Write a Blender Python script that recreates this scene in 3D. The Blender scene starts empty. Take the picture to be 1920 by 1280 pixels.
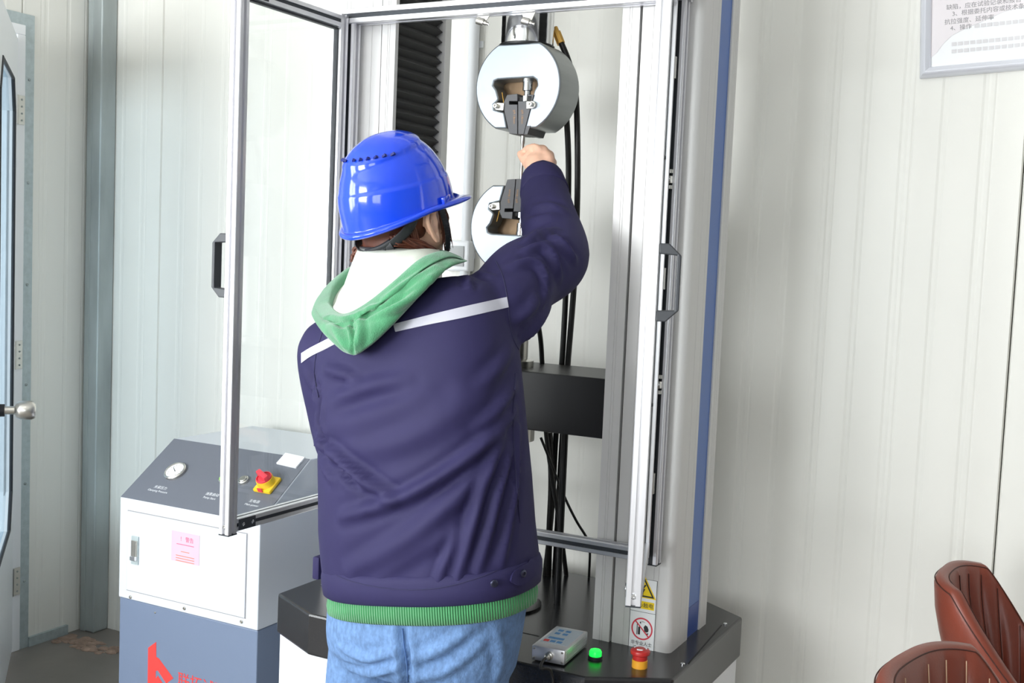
import bpy, bmesh, math, random
import numpy as np
from mathutils import Vector, Matrix, Quaternion
from mathutils.bvhtree import BVHTree
random.seed(7)
SC = bpy.context.scene
COL = SC.collection
V = Vector
# ------------------------------------------------------------------ camera
FPX = 2120.19
CAM = V((0, 0, 1.5))
AX = V((.8816, .0721, -.4663)); AY = V((.4702, -.0458, .8814)); AZ = V((.0422, -.9963, -.0745))
AX.normalize(); AY = (AY - AX * AY.dot(AX)).normalized(); AZ = AX.cross(AY)
CR = V((AX[0], AY[0], AZ[0])); CD = V((AX[1], AY[1], AZ[1])); CF = V((AX[2], AY[2], AZ[2]))
cd = bpy.data.cameras.new('camera'); cam = bpy.data.objects.new('camera', cd); COL.objects.link(cam)
m3 = Matrix((CR, -CD, -CF)).transposed()
cam.matrix_world = Matrix.Translation(CAM) @ m3.to_4x4()
cd.sensor_width = 36; cd.lens = FPX / 1920 * 36; cd.clip_start = .05
SC.camera = cam
# ------------------------------------------------------------------ world, light, exposure
w = bpy.data.worlds.new('world'); SC.world = w; w.use_nodes = True
w.node_tree.nodes['Background'].inputs[0].default_value = (.86, .93, 1, 1)
w.node_tree.nodes['Background'].inputs[1].default_value = 1.2
SC.view_settings.view_transform = 'Standard'; SC.view_settings.look = 'None'
SC.view_settings.exposure = 0; SC.view_settings.gamma = 1; SC.view_settings.use_curve_mapping = False
def area(name, loc, direction, sx, sy, power, color):
    l = bpy.data.lights.new(name, 'AREA'); l.shape = 'RECTANGLE'; l.size = sx; l.size_y = sy
    l.energy = power; l.color = color
    o = bpy.data.objects.new(name, l); COL.objects.link(o); o.location = loc
    o.rotation_euler = V(direction).to_track_quat('-Z', 'Z').to_euler()
    return o
WX, WY, ROOM_R, ROOM_B, CEIL = -3.43, 3.08, 4.6, -2.7, 2.95
# daylight in the left and rear-left window openings; the last lamp is added fill
area('daylight_left_window', (WX - .12, -.35, 1.6), (1, 0, -.05), 3.1, 1.6, 215, (.97, .985, 1))
area('rear_daylight_and_fill', (-2.35, ROOM_B - .12, 1.6), (0, 1, -.05), 1.75, 1.6, 250, (.97, .98, 1))
area('rear_daylight_and_fill', (.45, ROOM_B - .12, 1.6), (0, 1, -.05), 1.5, 1.6, 48, (.97, .98, 1))  # added fill lamp, brightens the fronts at the right
# ceiling tube light fittings are built further down (their own light with them)

# ------------------------------------------------------------------ helpers
def at(px, py, Y):
    d = CR * (px - 960) + CD * (py - 640) + CF * FPX
    return CAM + d * ((Y - CAM.y) / d.y)
def atx(px, py, X):
    d = CR * (px - 960) + CD * (py - 640) + CF * FPX
    return CAM + d * ((X - CAM.x) / d.x)
def atz(px, py, Z):
    d = CR * (px - 960) + CD * (py - 640) + CF * FPX
    return CAM + d * ((Z - CAM.z) / d.z)
def ray(px, py):
    return (CR * (px - 960) + CD * (py - 640) + CF * FPX).normalized()
def lin(c):
    return tuple((x / 255 / 12.92) if x / 255 <= .04045 else ((x / 255 + .055) / 1.055) ** 2.4 for x in c)
MATS = {}
def mat(name, rgb, rough=.5, metal=0, noise=0, nscale=20, bump=0, bscale=200, stretch=None, coat=0, sheen=0, emit=0, spec=.5, alpha=None, sss=0):
    m = bpy.data.materials.new(name); m.use_nodes = True; MATS[name] = m
    nt = m.node_tree; b = nt.nodes['Principled BSDF']; c = lin(rgb) + (1,)
    b.inputs['Base Color'].default_value = c; b.inputs['Roughness'].default_value = rough
    b.inputs['Metallic'].default_value = metal; b.inputs['Specular IOR Level'].default_value = spec
    b.inputs['Coat Weight'].default_value = coat; b.inputs['Coat Roughness'].default_value = .05
    b.inputs['Sheen Weight'].default_value = sheen
    if sss: b.inputs['Subsurface Weight'].default_value = sss; b.inputs['Subsurface Radius'].default_value = (.012, .005, .003)
    if emit: b.inputs['Emission Color'].default_value = c; b.inputs['Emission Strength'].default_value = emit
    tc = nt.nodes.new('ShaderNodeTexCoord'); mp = nt.nodes.new('ShaderNodeMapping')
    nt.links.new(tc.outputs['Object'], mp.inputs[0])
    if stretch: mp.inputs['Scale'].default_value = stretch
    if noise:
        n = nt.nodes.new('ShaderNodeTexNoise'); n.inputs['Scale'].default_value = nscale; n.inputs['Detail'].default_value = 5
        nt.links.new(mp.outputs[0], n.inputs['Vector'])
        r = nt.nodes.new('ShaderNodeMapRange'); r.inputs[1].default_value = .25; r.inputs[2].default_value = .75
        r.inputs[3].default_value = 1 - noise; r.inputs[4].default_value = 1 + noise
        nt.links.new(n.outputs[0], r.inputs[0])
        x = nt.nodes.new('ShaderNodeVectorMath'); x.operation = 'SCALE'; x.inputs[0].default_value = c[:3]
        nt.links.new(r.outputs[0], x.inputs['Scale']); nt.links.new(x.outputs[0], b.inputs['Base Color'])
    if bump:
        n = nt.nodes.new('ShaderNodeTexNoise'); n.inputs['Scale'].default_value = bscale; n.inputs['Detail'].default_value = 3
        nt.links.new(mp.outputs[0], n.inputs['Vector'])
        bp = nt.nodes.new('ShaderNodeBump'); bp.inputs['Strength'].default_value = bump; bp.inputs['Distance'].default_value = .002
        nt.links.new(n.outputs[0], bp.inputs['Height']); nt.links.new(bp.outputs[0], b.inputs['Normal'])
    return m
def wave_bump(m, scale, direction, strength, dist=.001, rot=(0, 0, 0)):
    nt = m.node_tree; b = nt.nodes['Principled BSDF']
    tc = nt.nodes.new('ShaderNodeTexCoord'); mp = nt.nodes.new('ShaderNodeMapping'); mp.inputs['Rotation'].default_value = rot
    nt.links.new(tc.outputs['Object'], mp.inputs[0])
    wv = nt.nodes.new('ShaderNodeTexWave'); wv.bands_direction = direction; wv.inputs['Scale'].default_value = scale
    nt.links.new(mp.outputs[0], wv.inputs['Vector'])
    bp = nt.nodes.new('ShaderNodeBump'); bp.inputs['Strength'].default_value = strength; bp.inputs['Distance'].default_value = dist
    nt.links.new(wv.outputs[0], bp.inputs['Height'])
    if b.inputs['Normal'].links: nt.links.new(b.inputs['Normal'].links[0].from_socket, bp.inputs['Normal'])
    nt.links.new(bp.outputs[0], b.inputs['Normal'])
    return wv
def glass(name, tint, gloss=.08):
    m = bpy.data.materials.new(name); m.use_nodes = True; nt = m.node_tree; nt.nodes.clear()
    o = nt.nodes.new('ShaderNodeOutputMaterial'); t = nt.nodes.new('ShaderNodeBsdfTransparent'); g = nt.nodes.new('ShaderNodeBsdfGlossy')
    t.inputs[0].default_value = tint + (1,); g.inputs['Roughness'].default_value = .02
    mx = nt.nodes.new('ShaderNodeMixShader'); mx.inputs[0].default_value = gloss
    nt.links.new(t.outputs[0], mx.inputs[1]); nt.links.new(g.outputs[0], mx.inputs[2]); nt.links.new(mx.outputs[0], o.inputs[0])
    return m

M_wall = mat('white_panel_paint', (234, 233, 226), .42, noise=.015, nscale=3, bump=.05, bscale=60)
M_joint = mat('dark_joint', (120, 122, 120), .8)
M_floor = mat('concrete_floor', (122, 116, 110), .38, noise=.22, nscale=3.5, bump=.15, bscale=30)
M_ceil = mat('ceiling_white', (235, 235, 232), .7)
M_galv = mat('galvanised_steel', (168, 176, 176), .5, .4, noise=.25, nscale=9, bump=.1, bscale=40, stretch=(1, 1, .25))
M_galv2 = mat('galvanised_flashing', (178, 190, 192), .5, .3, noise=.12, nscale=60)
M_doorwhite = mat('white_door_paint', (236, 238, 240), .3)
M_gasket = mat('black_rubber', (32, 36, 42), .5)
M_steel = mat('stainless_steel', (200, 198, 192), .28, 1)
M_chrome = mat('polished_chrome', (225, 226, 228), .1, 1)
M_alu = mat('anodised_aluminium', (226, 226, 230), .34, .75, noise=.03, nscale=40, stretch=(1, 1, .05))
M_aludark = mat('aluminium_slot', (58, 62, 68), .5, .3)
M_col = mat('column_cover_grey', (212, 211, 210), .42, .08, noise=.02, nscale=30, stretch=(1, 1, .03))
M_groove = mat('column_groove', (120, 118, 116), .6)
M_blue = mat('blue_column_stripe', (62, 104, 178), .35)
M_bluedk = mat('deep_blue_stripe', (22, 66, 150), .3)
M_black = mat('black_powder_coat', (36, 36, 38), .2, noise=.08, nscale=200, bump=.12, bscale=500, spec=.6)
M_beam = mat('black_beam_paint', (20, 20, 22), .38)
M_bellow = mat('bellows_cloth', (40, 40, 40), .6)
M_white = mat('white_enamel', (240, 242, 245), .35)
M_cab = mat('pale_grey_enamel', (208, 214, 222), .35)
M_bluegrey = mat('blue_grey_enamel', (112, 126, 150), .32)
M_panel = mat('slate_grey_enamel', (106, 110, 120), .4)
M_grip = mat('ground_steel', (150, 157, 164), .42, .75, noise=.03, nscale=25)
M_gripside = mat('satin_steel', (168, 172, 172), .42, .85, noise=.06, nscale=60, stretch=(1, .1, 1))
M_jaw = mat('black_oxide_jaw', (78, 78, 80), .5, .3)
M_brass = mat('brass', (190, 150, 80), .3, 1)
M_dark = mat('dark_recess', (14, 14, 14), .6)
M_gold = mat('engraving_gold', (170, 130, 90), .6)
M_hose = mat('black_hose', (24, 23, 22), .45, noise=.3, nscale=80)
M_plastic = mat('black_handle_plastic', (52, 55, 60), .42)
M_red = mat('red_plastic', (196, 48, 46), .35)
M_red2 = mat('pink_red_plastic', (232, 62, 78), .35)
M_yellow = mat('yellow_plastic', (246, 204, 30), .35)
M_orange = mat('amber_yellow_plastic', (240, 170, 50), .4)
M_green_l = mat('lit_green_lens', (20, 235, 70), .2, emit=1.6)
M_paper = mat('white_sticker', (246, 247, 249), .45)
M_ink = mat('black_ink', (45, 45, 48), .6)
M_greyink = mat('grey_print', (150, 148, 150), .7)
M_paleink = mat('pale_print', (224, 222, 224), .7)
M_whiteink = mat('white_print', (225, 228, 232), .6)
M_signyellow = mat('sign_yellow', (250, 216, 20), .5)
M_signred = mat('sign_red', (222, 60, 80), .5)
M_redlogo = mat('red_print', (236, 66, 62), .45)
M_pink = mat('pink_sticker', (206, 180, 196), .5)
M_pinkink = mat('pink_print', (226, 90, 130), .6)
M_orangeink = mat('orange_print', (236, 120, 84), .6)
M_bluekey = mat('blue_key_print', (90, 150, 205), .5)
M_lightkey = mat('pale_blue_overlay', (196, 208, 218), .45)
M_glass = glass('clear_pane', (.97, .98, .98), .05)
M_glassd = glass('door_pane', (.80, .88, .93), .12)
M_skin = mat('skin', (232, 186, 160), .5, noise=.04, nscale=25, sss=.12)
M_hair = mat('auburn_hair', (92, 48, 32), .5, noise=.35, nscale=60, stretch=(1, 1, .25))
M_navy = mat('navy_twill', (42, 38, 78), .7, noise=.05, nscale=14, bump=.1, bscale=900, spec=.3)
M_navyseam = mat('navy_seam', (40, 38, 74), .8)
M_reflect = mat('grey_reflective_tape', (196, 196, 208), .45)
M_hood = mat('green_velour', (70, 140, 98), .9, noise=.16, nscale=30, bump=.8, bscale=420, sheen=.5)
M_rib = mat('green_rib_knit', (60, 142, 86), .9, noise=.08, nscale=40, sheen=.3)
M_lining = mat('off_white_lining', (212, 216, 204), .85, noise=.03, nscale=40, bump=.2, bscale=600)
M_jean = mat('light_denim', (100, 132, 176), .85, noise=.28, nscale=110, bump=.6, bscale=260, stretch=(1, 1, .6))
M_shoe = mat('dark_shoe', (40, 40, 46), .5)
M_helmet = mat('blue_helmet_shell', (22, 72, 226), .14, coat=.6)
M_helmetdk = mat('blue_vent_recess', (8, 26, 110), .4)
M_strap = mat('black_strap', (34, 36, 40), .5)
M_leather = mat('brown_leather', (126, 60, 44), .38, noise=.1, nscale=12, bump=.15, bscale=260)
M_thread = mat('pale_thread', (214, 180, 150), .7)
M_threaddk = mat('dark_thread', (70, 34, 26), .7)
wave_bump(M_rib, 62, 'X', 1, .003, (0, .12, -.49))
wave_bump(M_navy, 700, 'DIAGONAL', .15, .0004)
wave_bump(M_jean, 500, 'DIAGONAL', .25, .0006)

class MB:
    """collects shapes into one bmesh"""
    def __init__(s): s.bm = bmesh.new()
    def box(s, lo, hi, bev=0, M=None):
        lo, hi = V(lo), V(hi)
        r = bmesh.ops.create_cube(s.bm, size=1)['verts']
        c = (lo + hi) / 2; d = hi - lo
        for v in r: v.co = V((v.co.x * d.x, v.co.y * d.y, v.co.z * d.z)) + c
        if bev:
            es = list({e for v in r for e in v.link_edges})
            q = bmesh.ops.bevel(s.bm, geom=es, offset=bev, segments=2, profile=.5, affect='EDGES')
            r = list({v for f in q['faces'] for v in f.verts} | {v for v in r if v.is_valid})
        if M is not None:
            for v in r: v.co = M @ v.co
        return s
    def prism(s, pts, off):
        """pts: 3-D outline, off: extrusion vector"""
        off = V(off); n = len(pts)
        a = [s.bm.verts.new(V(p)) for p in pts]; b = [s.bm.verts.new(V(p) + off) for p in pts]
        s.bm.faces.new(a[::-1]); s.bm.faces.new(b)
        for i in range(n): s.bm.faces.new((a[i], a[(i + 1) % n], b[(i + 1) % n], b[i]))
        return s
    def tube(s, pts, rad, seg=12, cap=True, flat=None, ref=None):
        pts = [V(p) for p in pts]; n = len(pts)
        if not isinstance(rad, (list, tuple)): rad = [rad] * n
        rings = []; prev = None
        for i, p in enumerate(pts):
            t = (pts[min(i + 1, n - 1)] - pts[max(i - 1, 0)]).normalized()
            if prev is None:
                u = V(ref) if ref else (V((0, 0, 1)) if abs(t.z) < .9 else V((1, 0, 0)))
            else: u = prev
            u = (u - t * u.dot(t)).normalized(); prev = u; q = t.cross(u)
            ru = rad[i] if not isinstance(rad[i], tuple) else rad[i][0]; rq = rad[i] if not isinstance(rad[i], tuple) else rad[i][1]
            rings.append([s.bm.verts.new(p + u * (ru * math.cos(a)) + q * (rq * math.sin(a))) for a in [2 * math.pi * k / seg for k in range(seg)]])
        for i in range(n - 1):
            for k in range(seg):
                s.bm.faces.new((rings[i][k], rings[i][(k + 1) % seg], rings[i + 1][(k + 1) % seg], rings[i + 1][k]))
        if cap: s.bm.faces.new(rings[0][::-1]); s.bm.faces.new(rings[-1])
        return s
    def cyl(s, a, b, r, seg=20): return s.tube([a, b], r, seg)
    def loft(s, rings, cap=True, closed=True):
        R = [[s.bm.verts.new(V(p)) for p in r] for r in rings]; k = len(R[0])
        for i in range(len(R) - 1):
            for j in range(k if closed else k - 1):
                s.bm.faces.new((R[i][j], R[i][(j + 1) % k], R[i + 1][(j + 1) % k], R[i + 1][j]))
        if cap: s.bm.faces.new(R[0][::-1]); s.bm.faces.new(R[-1])
        return s
    def ball(s, c, r, M=None, seg=20, ring=14):
        c = V(c); rr = V(r) if hasattr(r, '__len__') else V((r, r, r))
        q = bmesh.ops.create_uvsphere(s.bm, u_segments=seg, v_segments=ring, radius=1)['verts']
        for v in q:
            p = V((v.co.x * rr.x, v.co.y * rr.y, v.co.z * rr.z))
            v.co = (M @ p if M is not None else p) + c
        return s
    def lathe(s, base, axis, prof, seg=28):
        base, axis = V(base), V(axis).normalized()
        u = axis.orthogonal().normalized(); q = axis.cross(u)
        return s.loft([[base + axis * h + (u * math.cos(a) + q * math.sin(a)) * max(r, .0002) for a in [2 * math.pi * k / seg for k in range(seg)]] for r, h in prof])
    def mesh(s, name):
        bmesh.ops.recalc_face_normals(s.bm, faces=s.bm.faces[:])
        me = bpy.data.meshes.new(name); s.bm.to_mesh(me); s.bm.free(); return me
    def build(s, name, m, parent=None, smooth=False, bev=0):
        return link(name, s.mesh(name), m, parent, smooth, bev)
def link(name, me, m, parent=None, smooth=False, bev=0):
    o = bpy.data.objects.new(name, me); COL.objects.link(o)
    if m is not None: me.materials.clear(); me.materials.append(m)
    if parent is not None: adopt(o, parent)
    if smooth:
        me.polygons.foreach_set('use_smooth', [True] * len(me.polygons))
        if smooth != 'all': me.set_sharp_from_angle(angle=math.radians(40))
    if bev:
        b = o.modifiers.new('bevel', 'BEVEL'); b.width = bev; b.segments = 2; b.limit_method = 'ANGLE'; b.angle_limit = math.radians(40)
    return o
def world_of(o):
    M = o.matrix_basis.copy()
    return (world_of(o.parent) @ o.matrix_parent_inverse @ M) if o.parent else M
def adopt(o, parent):
    o.parent = parent; o.matrix_parent_inverse = world_of(parent).inverted()
def empty(name, loc, label, cat, group=None):
    o = bpy.data.objects.new(name, None); COL.objects.link(o); o.location = loc; o.empty_display_size = .1
    return tag(o, label, cat, group)
def tag(o, label, cat, group=None):
    o['label'] = label; o['category'] = cat
    if group: o['group'] = group
    return o
def struct(o): o['kind'] = 'structure'; return o
def text(name, body, size, M, m, parent, align='LEFT', ext=.0003, sx=1):
    cu = bpy.data.curves.new(name, 'FONT'); cu.body = body; cu.size = size; cu.align_x = align; cu.extrude = ext; cu.resolution_u = 3
    cu.space_line = 1.1
    t = bpy.data.objects.new(name + '_tmp', cu); COL.objects.link(t)
    dg = bpy.context.evaluated_depsgraph_get()
    me = bpy.data.meshes.new_from_object(t.evaluated_get(dg)); bpy.data.objects.remove(t); bpy.data.curves.remove(cu)
    S = Matrix.Diagonal((sx, 1, 1, 1)); me.transform(M @ S); me.name = name
    return link(name, me, m, parent)
def frame_mat(o, x, y):
    """matrix with local x,y axes, z = x cross y"""
    x = V(x).normalized(); y = V(y); y = (y - x * y.dot(x)).normalized(); z = x.cross(y)
    M = Matrix((x, y, z)).transposed().to_4x4(); M.translation = V(o); return M
def extrusion(mb, p0, p1, side, s=.03, slot=.009, dep=.007):
    """square aluminium profile with a slot in each of its four faces"""
    p0, p1 = V(p0), V(p1); t = (p1 - p0).normalized(); u = V(side); u = (u - t * u.dot(t)).normalized(); q = t.cross(u)
    h = s / 2; g = slot / 2; c = .0015; one = [(h, -h + c), (h, -g), (h - dep, -g), (h - dep, g), (h, g), (h, h - c)]
    pts = []
    for k in range(4):
        a = k * math.pi / 2
        pts += [(x * math.cos(a) - y * math.sin(a), x * math.sin(a) + y * math.cos(a)) for x, y in one]
    mb.loft([[p + u * x + q * y for x, y in pts] for p in (p0, p1)])
    return mb
def remesh(mb, voxel, smooth=4, name='tmp'):
    me = mb.mesh(name); o = bpy.data.objects.new(name, me); COL.objects.link(o)
    r = o.modifiers.new('r', 'REMESH'); r.mode = 'VOXEL'; r.voxel_size = voxel
    if smooth:
        k = o.modifiers.new('s', 'SMOOTH'); k.factor = .5; k.iterations = smooth
    dg = bpy.context.evaluated_depsgraph_get(); out = bpy.data.meshes.new_from_object(o.evaluated_get(dg))
    bpy.data.objects.remove(o); bpy.data.meshes.remove(me)
    return out
def bvh_of(me):
    return BVHTree.FromPolygons([v.co.copy() for v in me.vertices], [tuple(p.vertices) for p in me.polygons])
def smooth_pts(pts, n=6):
    """Catmull-Rom through the points"""
    P = [V(p) for p in pts]; out = []
    for i in range(len(P) - 1):
        a, b, c, d = P[max(i - 1, 0)], P[i], P[i + 1], P[min(i + 2, len(P) - 1)]
        for k in range(n):
            t = k / n
            out.append(.5 * ((2 * b) + (c - a) * t + (2 * a - 5 * b + 4 * c - d) * t * t + (3 * b - a - 3 * c + d) * t ** 3))
    return out + [P[-1]]
def folds(me, lines):
    """raise ridges (or press creases) along 3-D lines lying on the surface: (points, width, height)"""
    n = len(me.vertices); co = np.empty(n * 3); me.vertices.foreach_get('co', co); co = co.reshape(-1, 3)
    no = np.empty(n * 3); me.vertices.foreach_get('normal', no); no = no.reshape(-1, 3)
    disp = np.zeros(n)
    for pts, width, height in lines:
        P = np.array([tuple(p) for p in pts]); best = np.full(n, 1e9); par = np.zeros(n); L = len(P) - 1
        for i in range(L):
            a, b = P[i], P[i + 1]; ab = b - a; t = np.clip(((co - a) @ ab) / max(ab @ ab, 1e-12), 0, 1)
            d = np.linalg.norm(co - (a + t[:, None] * ab), axis=1); k = d < best; best[k] = d[k]; par[k] = (i + t[k]) / L
        env = np.sin(np.pi * np.clip(par * .86 + .07, 0, 1)) ** .8
        x = best / width
        disp += 1.55 * height * env * (np.exp(-x * x) - .45 * np.exp(-((x - 1.7) / .8) ** 2))
    co += no * disp[:, None]
    me.vertices.foreach_set('co', co.reshape(-1)); me.update()
def hit(bvh, px, py):
    r = bvh.ray_cast(CAM, ray(px, py)); return r[0], r[1]
def on_surf(bvh, pxs):
    out = []
    for p in pxs:
        h = hit(bvh, *p)
        if h[0] is not None: out.append(h[0])
    return out
def ribbon(mb, bvh, edgeA, edgeB, lift=.002, n=24, across=3, thick=.0012):
    """strip draped on a surface between two drawn edges"""
    A = smooth_pts([V((x, y, 0)) for x, y in edgeA], n); B = smooth_pts([V((x, y, 0)) for x, y in edgeB], n)
    rows = []
    for a, b in zip(A, B):
        row = []
        for k in range(across + 1):
            p = a.lerp(b, k / across); h, nn = hit(bvh, p.x, p.y)
            if h is None: row = None; break
            row.append((h, nn))
        if row: rows.append(row)
    k = across + 1
    rings = [[h + nn * lift for h, nn in r] + [h - nn * thick for h, nn in r[::-1]] for r in rows]
    mb.loft(rings)
    return mb
def seam(mb, bvh, pxs, r=.0012, lift=.0006, n=8):
    P = smooth_pts([V((x, y, 0)) for x, y in pxs], n); out = []
    for p in P:
        h, nn = hit(bvh, p.x, p.y)
        if h is not None: out.append(h + nn * lift)
    if len(out) > 2: mb.tube(out, r, 6)
    return mb
def screw(p, n, r, m, parent, name='screw'):
    p, n = V(p), V(n).normalized()
    mb = MB().lathe(p, n, [(r, 0), (r, r * .45), (r * .7, r * .75), (r * .42, r * .75), (r * .4, r * .45), (.0001, r * .45)], 12)
    return mb.build(name, m, parent, True)

# ================================================================== the room
def panel_run(name, p0, dirv, nrm, length, z0, z1, first, width, parent, period=.0965):
    """sandwich panels side by side, each its own piece with shallow pressed ribs"""
    p0, dirv, nrm = V(p0), V(dirv), V(nrm); x = first
    while x < length - .001:
        a = max(x, 0) + .0015; b = min(x + width, length) - .0015; x += width
        if b - a < .01: continue
        s = [(a, -.006), (a + .003, 0)]; k = math.ceil((a - (x - width)) / period)
        while True:
            g = x - width + k * period; k += 1
            if g + .02 > b: break
            if g < a + .01: continue
            s += [(g - .010, 0), (g - .004, -.0012), (g + .004, -.0012), (g + .010, 0)]
            if k % 2 == 0: s += [(g + .018, 0), (g + .022, -.0008), (g + .026, 0)]
        s += [(b - .003, 0), (b, -.006), (b, -.045), (a, -.045)]
        pts = [p0 + dirv * u + nrm * v + V((0, 0, z0)) for u, v in s]
        MB().prism(pts, (0, 0, z1 - z0)).build('panel', M_wall, parent)
wb = struct(MB().box((WX - .1, WY + .045, 0), (ROOM_R + .1, WY + .1, CEIL)).build('wall_back', M_joint))
panel_run('panel', (WX, WY, 0), (1, 0, 0), (0, -1, 0), ROOM_R - WX, .0, CEIL, -.65, .9650, wb)
DY0, DY1, DTOP = 1.76, 2.70, 2.20       # doorway in the left wall
wl = struct(MB().box((WX - .1, DY1 + .02, 0), (WX - .045, WY + .1, CEIL)).box((WX - .1, DY0 - .02, DTOP + .02), (WX - .045, DY1 + .02, CEIL))
            .box((WX - .1, 1.26, 0), (WX - .045, DY0 - .02, CEIL)).box((WX - .1, ROOM_B, 0), (WX - .045, 1.26, .76)).box((WX - .1, ROOM_B, 2.44), (WX - .045, 1.26, CEIL))
            .box((WX - .1, ROOM_B, .76), (WX - .045, -1.96, 2.44)).build('wall_left', M_joint))
panel_run('panel', (WX, WY, 0), (0, -1, 0), (1, 0, 0), WY - DY1 - .03, 0, CEIL, -.04, .965, wl)
panel_run('panel', (WX, DY1 + .03, 0), (0, -1, 0), (1, 0, 0), DY1 - DY0 + .06, DTOP + .03, CEIL, -.6, .965, wl)
panel_run('panel', (WX, DY0 - .03, 0), (0, -1, 0), (1, 0, 0), DY0 - .03 - 1.26, 0, CEIL, -.6, .965, wl)
panel_run('panel', (WX, 1.26, 0), (0, -1, 0), (1, 0, 0), 1.26 - ROOM_B, 0, .76, 0, .965, wl)
panel_run('panel', (WX, 1.26, 0), (0, -1, 0), (1, 0, 0), 1.26 - ROOM_B, 2.44, CEIL, 0, .965, wl)
struct(MB().box((ROOM_R, ROOM_B, 0), (ROOM_R + .1, WY + .1, CEIL)).build('wall_right', mat('grey_partition', (150, 156, 162), .6)))
struct(MB().box((WX - .1, ROOM_B - .1, 0), (ROOM_R + .1, ROOM_B, .76)).box((WX - .1, ROOM_B - .1, 2.44), (ROOM_R + .1, ROOM_B, CEIL))
       .box((WX - .1, ROOM_B - .1, .76), (-3.3, ROOM_B, 2.44)).box((-1.4, ROOM_B - .1, .76), (-.35, ROOM_B, 2.44)).box((1.25, ROOM_B - .1, .76), (ROOM_R + .1, ROOM_B, 2.44)).build('wall_rear', M_wall))
struct(MB().box((WX - .1, ROOM_B - .1, -.1), (ROOM_R + .1, WY + .1, 0)).build('floor', M_floor))
struct(MB().box((WX - .1, ROOM_B - .1, CEIL), (ROOM_R + .1, WY + .1, CEIL + .1)).build('ceiling', M_ceil))
def window(name, a, b, nrm, panes):
    """a,b opposite corners of the opening in the wall plane"""
    a, b = V(a), V(b); h = V((b.x - a.x, b.y - a.y, 0)); L = h.length; h.normalize(); up = V((0, 0, 1)); hz = b.z - a.z; n = V(nrm)
    fr = MB()
    def bar(u0, u1, v0, v1):
        fr.prism([a + h * u0 + up * v0, a + h * u1 + up * v0, a + h * u1 + up * v1, a + h * u0 + up * v1], n * -.05)
    bar(0, L, 0, .05); bar(0, L, hz - .05, hz); bar(0, .05, .05, hz - .05); bar(L - .05, L, .05, hz - .05)
    root = struct(fr.build(name, M_doorwhite))
    for k in range(1, panes):
        u = L * k / panes
        MB().prism([a + h * (u - .03) + up * .05, a + h * (u + .03) + up * .05, a + h * (u + .03) + up * (hz - .05), a + h * (u - .03) + up * (hz - .05)], n * -.05).build('mullion', M_doorwhite, root)
    for k in range(panes):
        u0, u1 = L * k / panes + .02, L * (k + 1) / panes - .02
        MB().prism([a + h * u0 + up * .04 - n * .022, a + h * u1 + up * .04 - n * .022, a + h * u1 + up * (hz - .04) - n * .022, a + h * u0 + up * (hz - .04) - n * .022], n * -.005).build('pane', M_glass, root)
window('window_1', (WX - .03, -1.96, .76), (WX - .03, 1.26, 2.44), (1, 0, 0), 4)
window('window_2', (-3.3, ROOM_B - .03, .76), (-1.4, ROOM_B - .03, 2.44), (0, 1, 0), 3)
window('fill_window', (-.35, ROOM_B - .03, .76), (1.25, ROOM_B - .03, 2.44), (0, 1, 0), 2)  # made-up window, added to carry the fill lamp
# ceiling tube lights
for lx, ly in ((-1.4, .7),):
    t = empty('ceiling_light', (lx, ly, CEIL), 'slim white tube light fitting on the ceiling', 'ceiling light')
    MB().box((lx - .6, ly - .05, CEIL - .04), (lx + .6, ly + .05, CEIL - .001), .006).build('housing', M_white, t)
    MB().cyl((lx - .57, ly, CEIL - .065), (lx + .57, ly, CEIL - .065), .014).build('tube', mat('lit_tube', (255, 246, 232), .4, emit=14), t, True)

# left wall: doorway with flashing, jamb, open door leaf
j = struct(MB().box((WX - .05, DY1, 0), (WX + .012, DY1 + .035, DTOP)).box((WX - .05, DY0 - .035, 0), (WX + .012, DY0, DTOP))
           .box((WX - .05, DY0 - .035, DTOP), (WX + .012, DY1 + .035, DTOP + .035)).build('trim_1', M_doorwhite, None, False, .003))
f = struct(MB().box((WX, DY1 + .033, 0), (WX + .006, DY1 + .075, DTOP + .075)).box((WX, DY0 - .075, DTOP + .033), (WX + .006, DY1 + .033, DTOP + .075))
           .box((WX, DY0 - .075, 0), (WX + .006, DY0 - .033, DTOP + .033)).build('trim_2', M_galv2))
for k in range(6): screw((WX + .006, DY1 + .055, .25 + k * .36), (1, 0, 0), .005, M_galv, f)
struct(MB().box((WX, DY1 + .075, 0), (WX + .012, WY - .13, .035)).build('baseboard_left', M_galv2))
HG = V((WX + .02, DY1 - .004, 0)); LD = V((.745, -.667, 0)); LN = V((.667, .745, 0))   # leaf direction and the face seen from the room
def lf(u, v, z): return HG + LD * u + LN * v + V((0, 0, z))
leaf = MB()
W_ = .88
oct_ = [(.13, .62), (.13, 1.92), (.21, 2.02), (W_ - .21, 2.02), (W_ - .13, 1.92), (W_ - .13, .62), (W_ - .21, .50), (.21, .50)]
def slab(u0, u1, z0, z1): leaf.prism([lf(u0, 0, z0), lf(u1, 0, z0), lf(u1, 0, z1), lf(u0, 0, z1)], LN * -.04)
slab(0, .13, .02, 2.18); slab(W_ - .13, W_, .02, 2.18); slab(.13, W_ - .13, .02, .50); slab(.13, W_ - .13, 2.02, 2.18)
for a, b, c in (((.13, .50), (.21, .50), (.13, .62)), ((W_ - .13, .50), (W_ - .13, .62), (W_ - .21, .50)), ((.13, 2.02), (.13, 1.92), (.21, 2.02)), ((W_ - .13, 2.02), (W_ - .21, 2.02), (W_ - .13, 1.92))):
    leaf.prism([lf(*[x[0], 0, x[1]]) for x in (a, b, c)], LN * -.04)
door = struct(leaf.build('door_1', M_doorwhite))
MB().prism([lf(u, -.016, z) for u, z in oct_], LN * -.008).build('pane', M_glassd, door)
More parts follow.
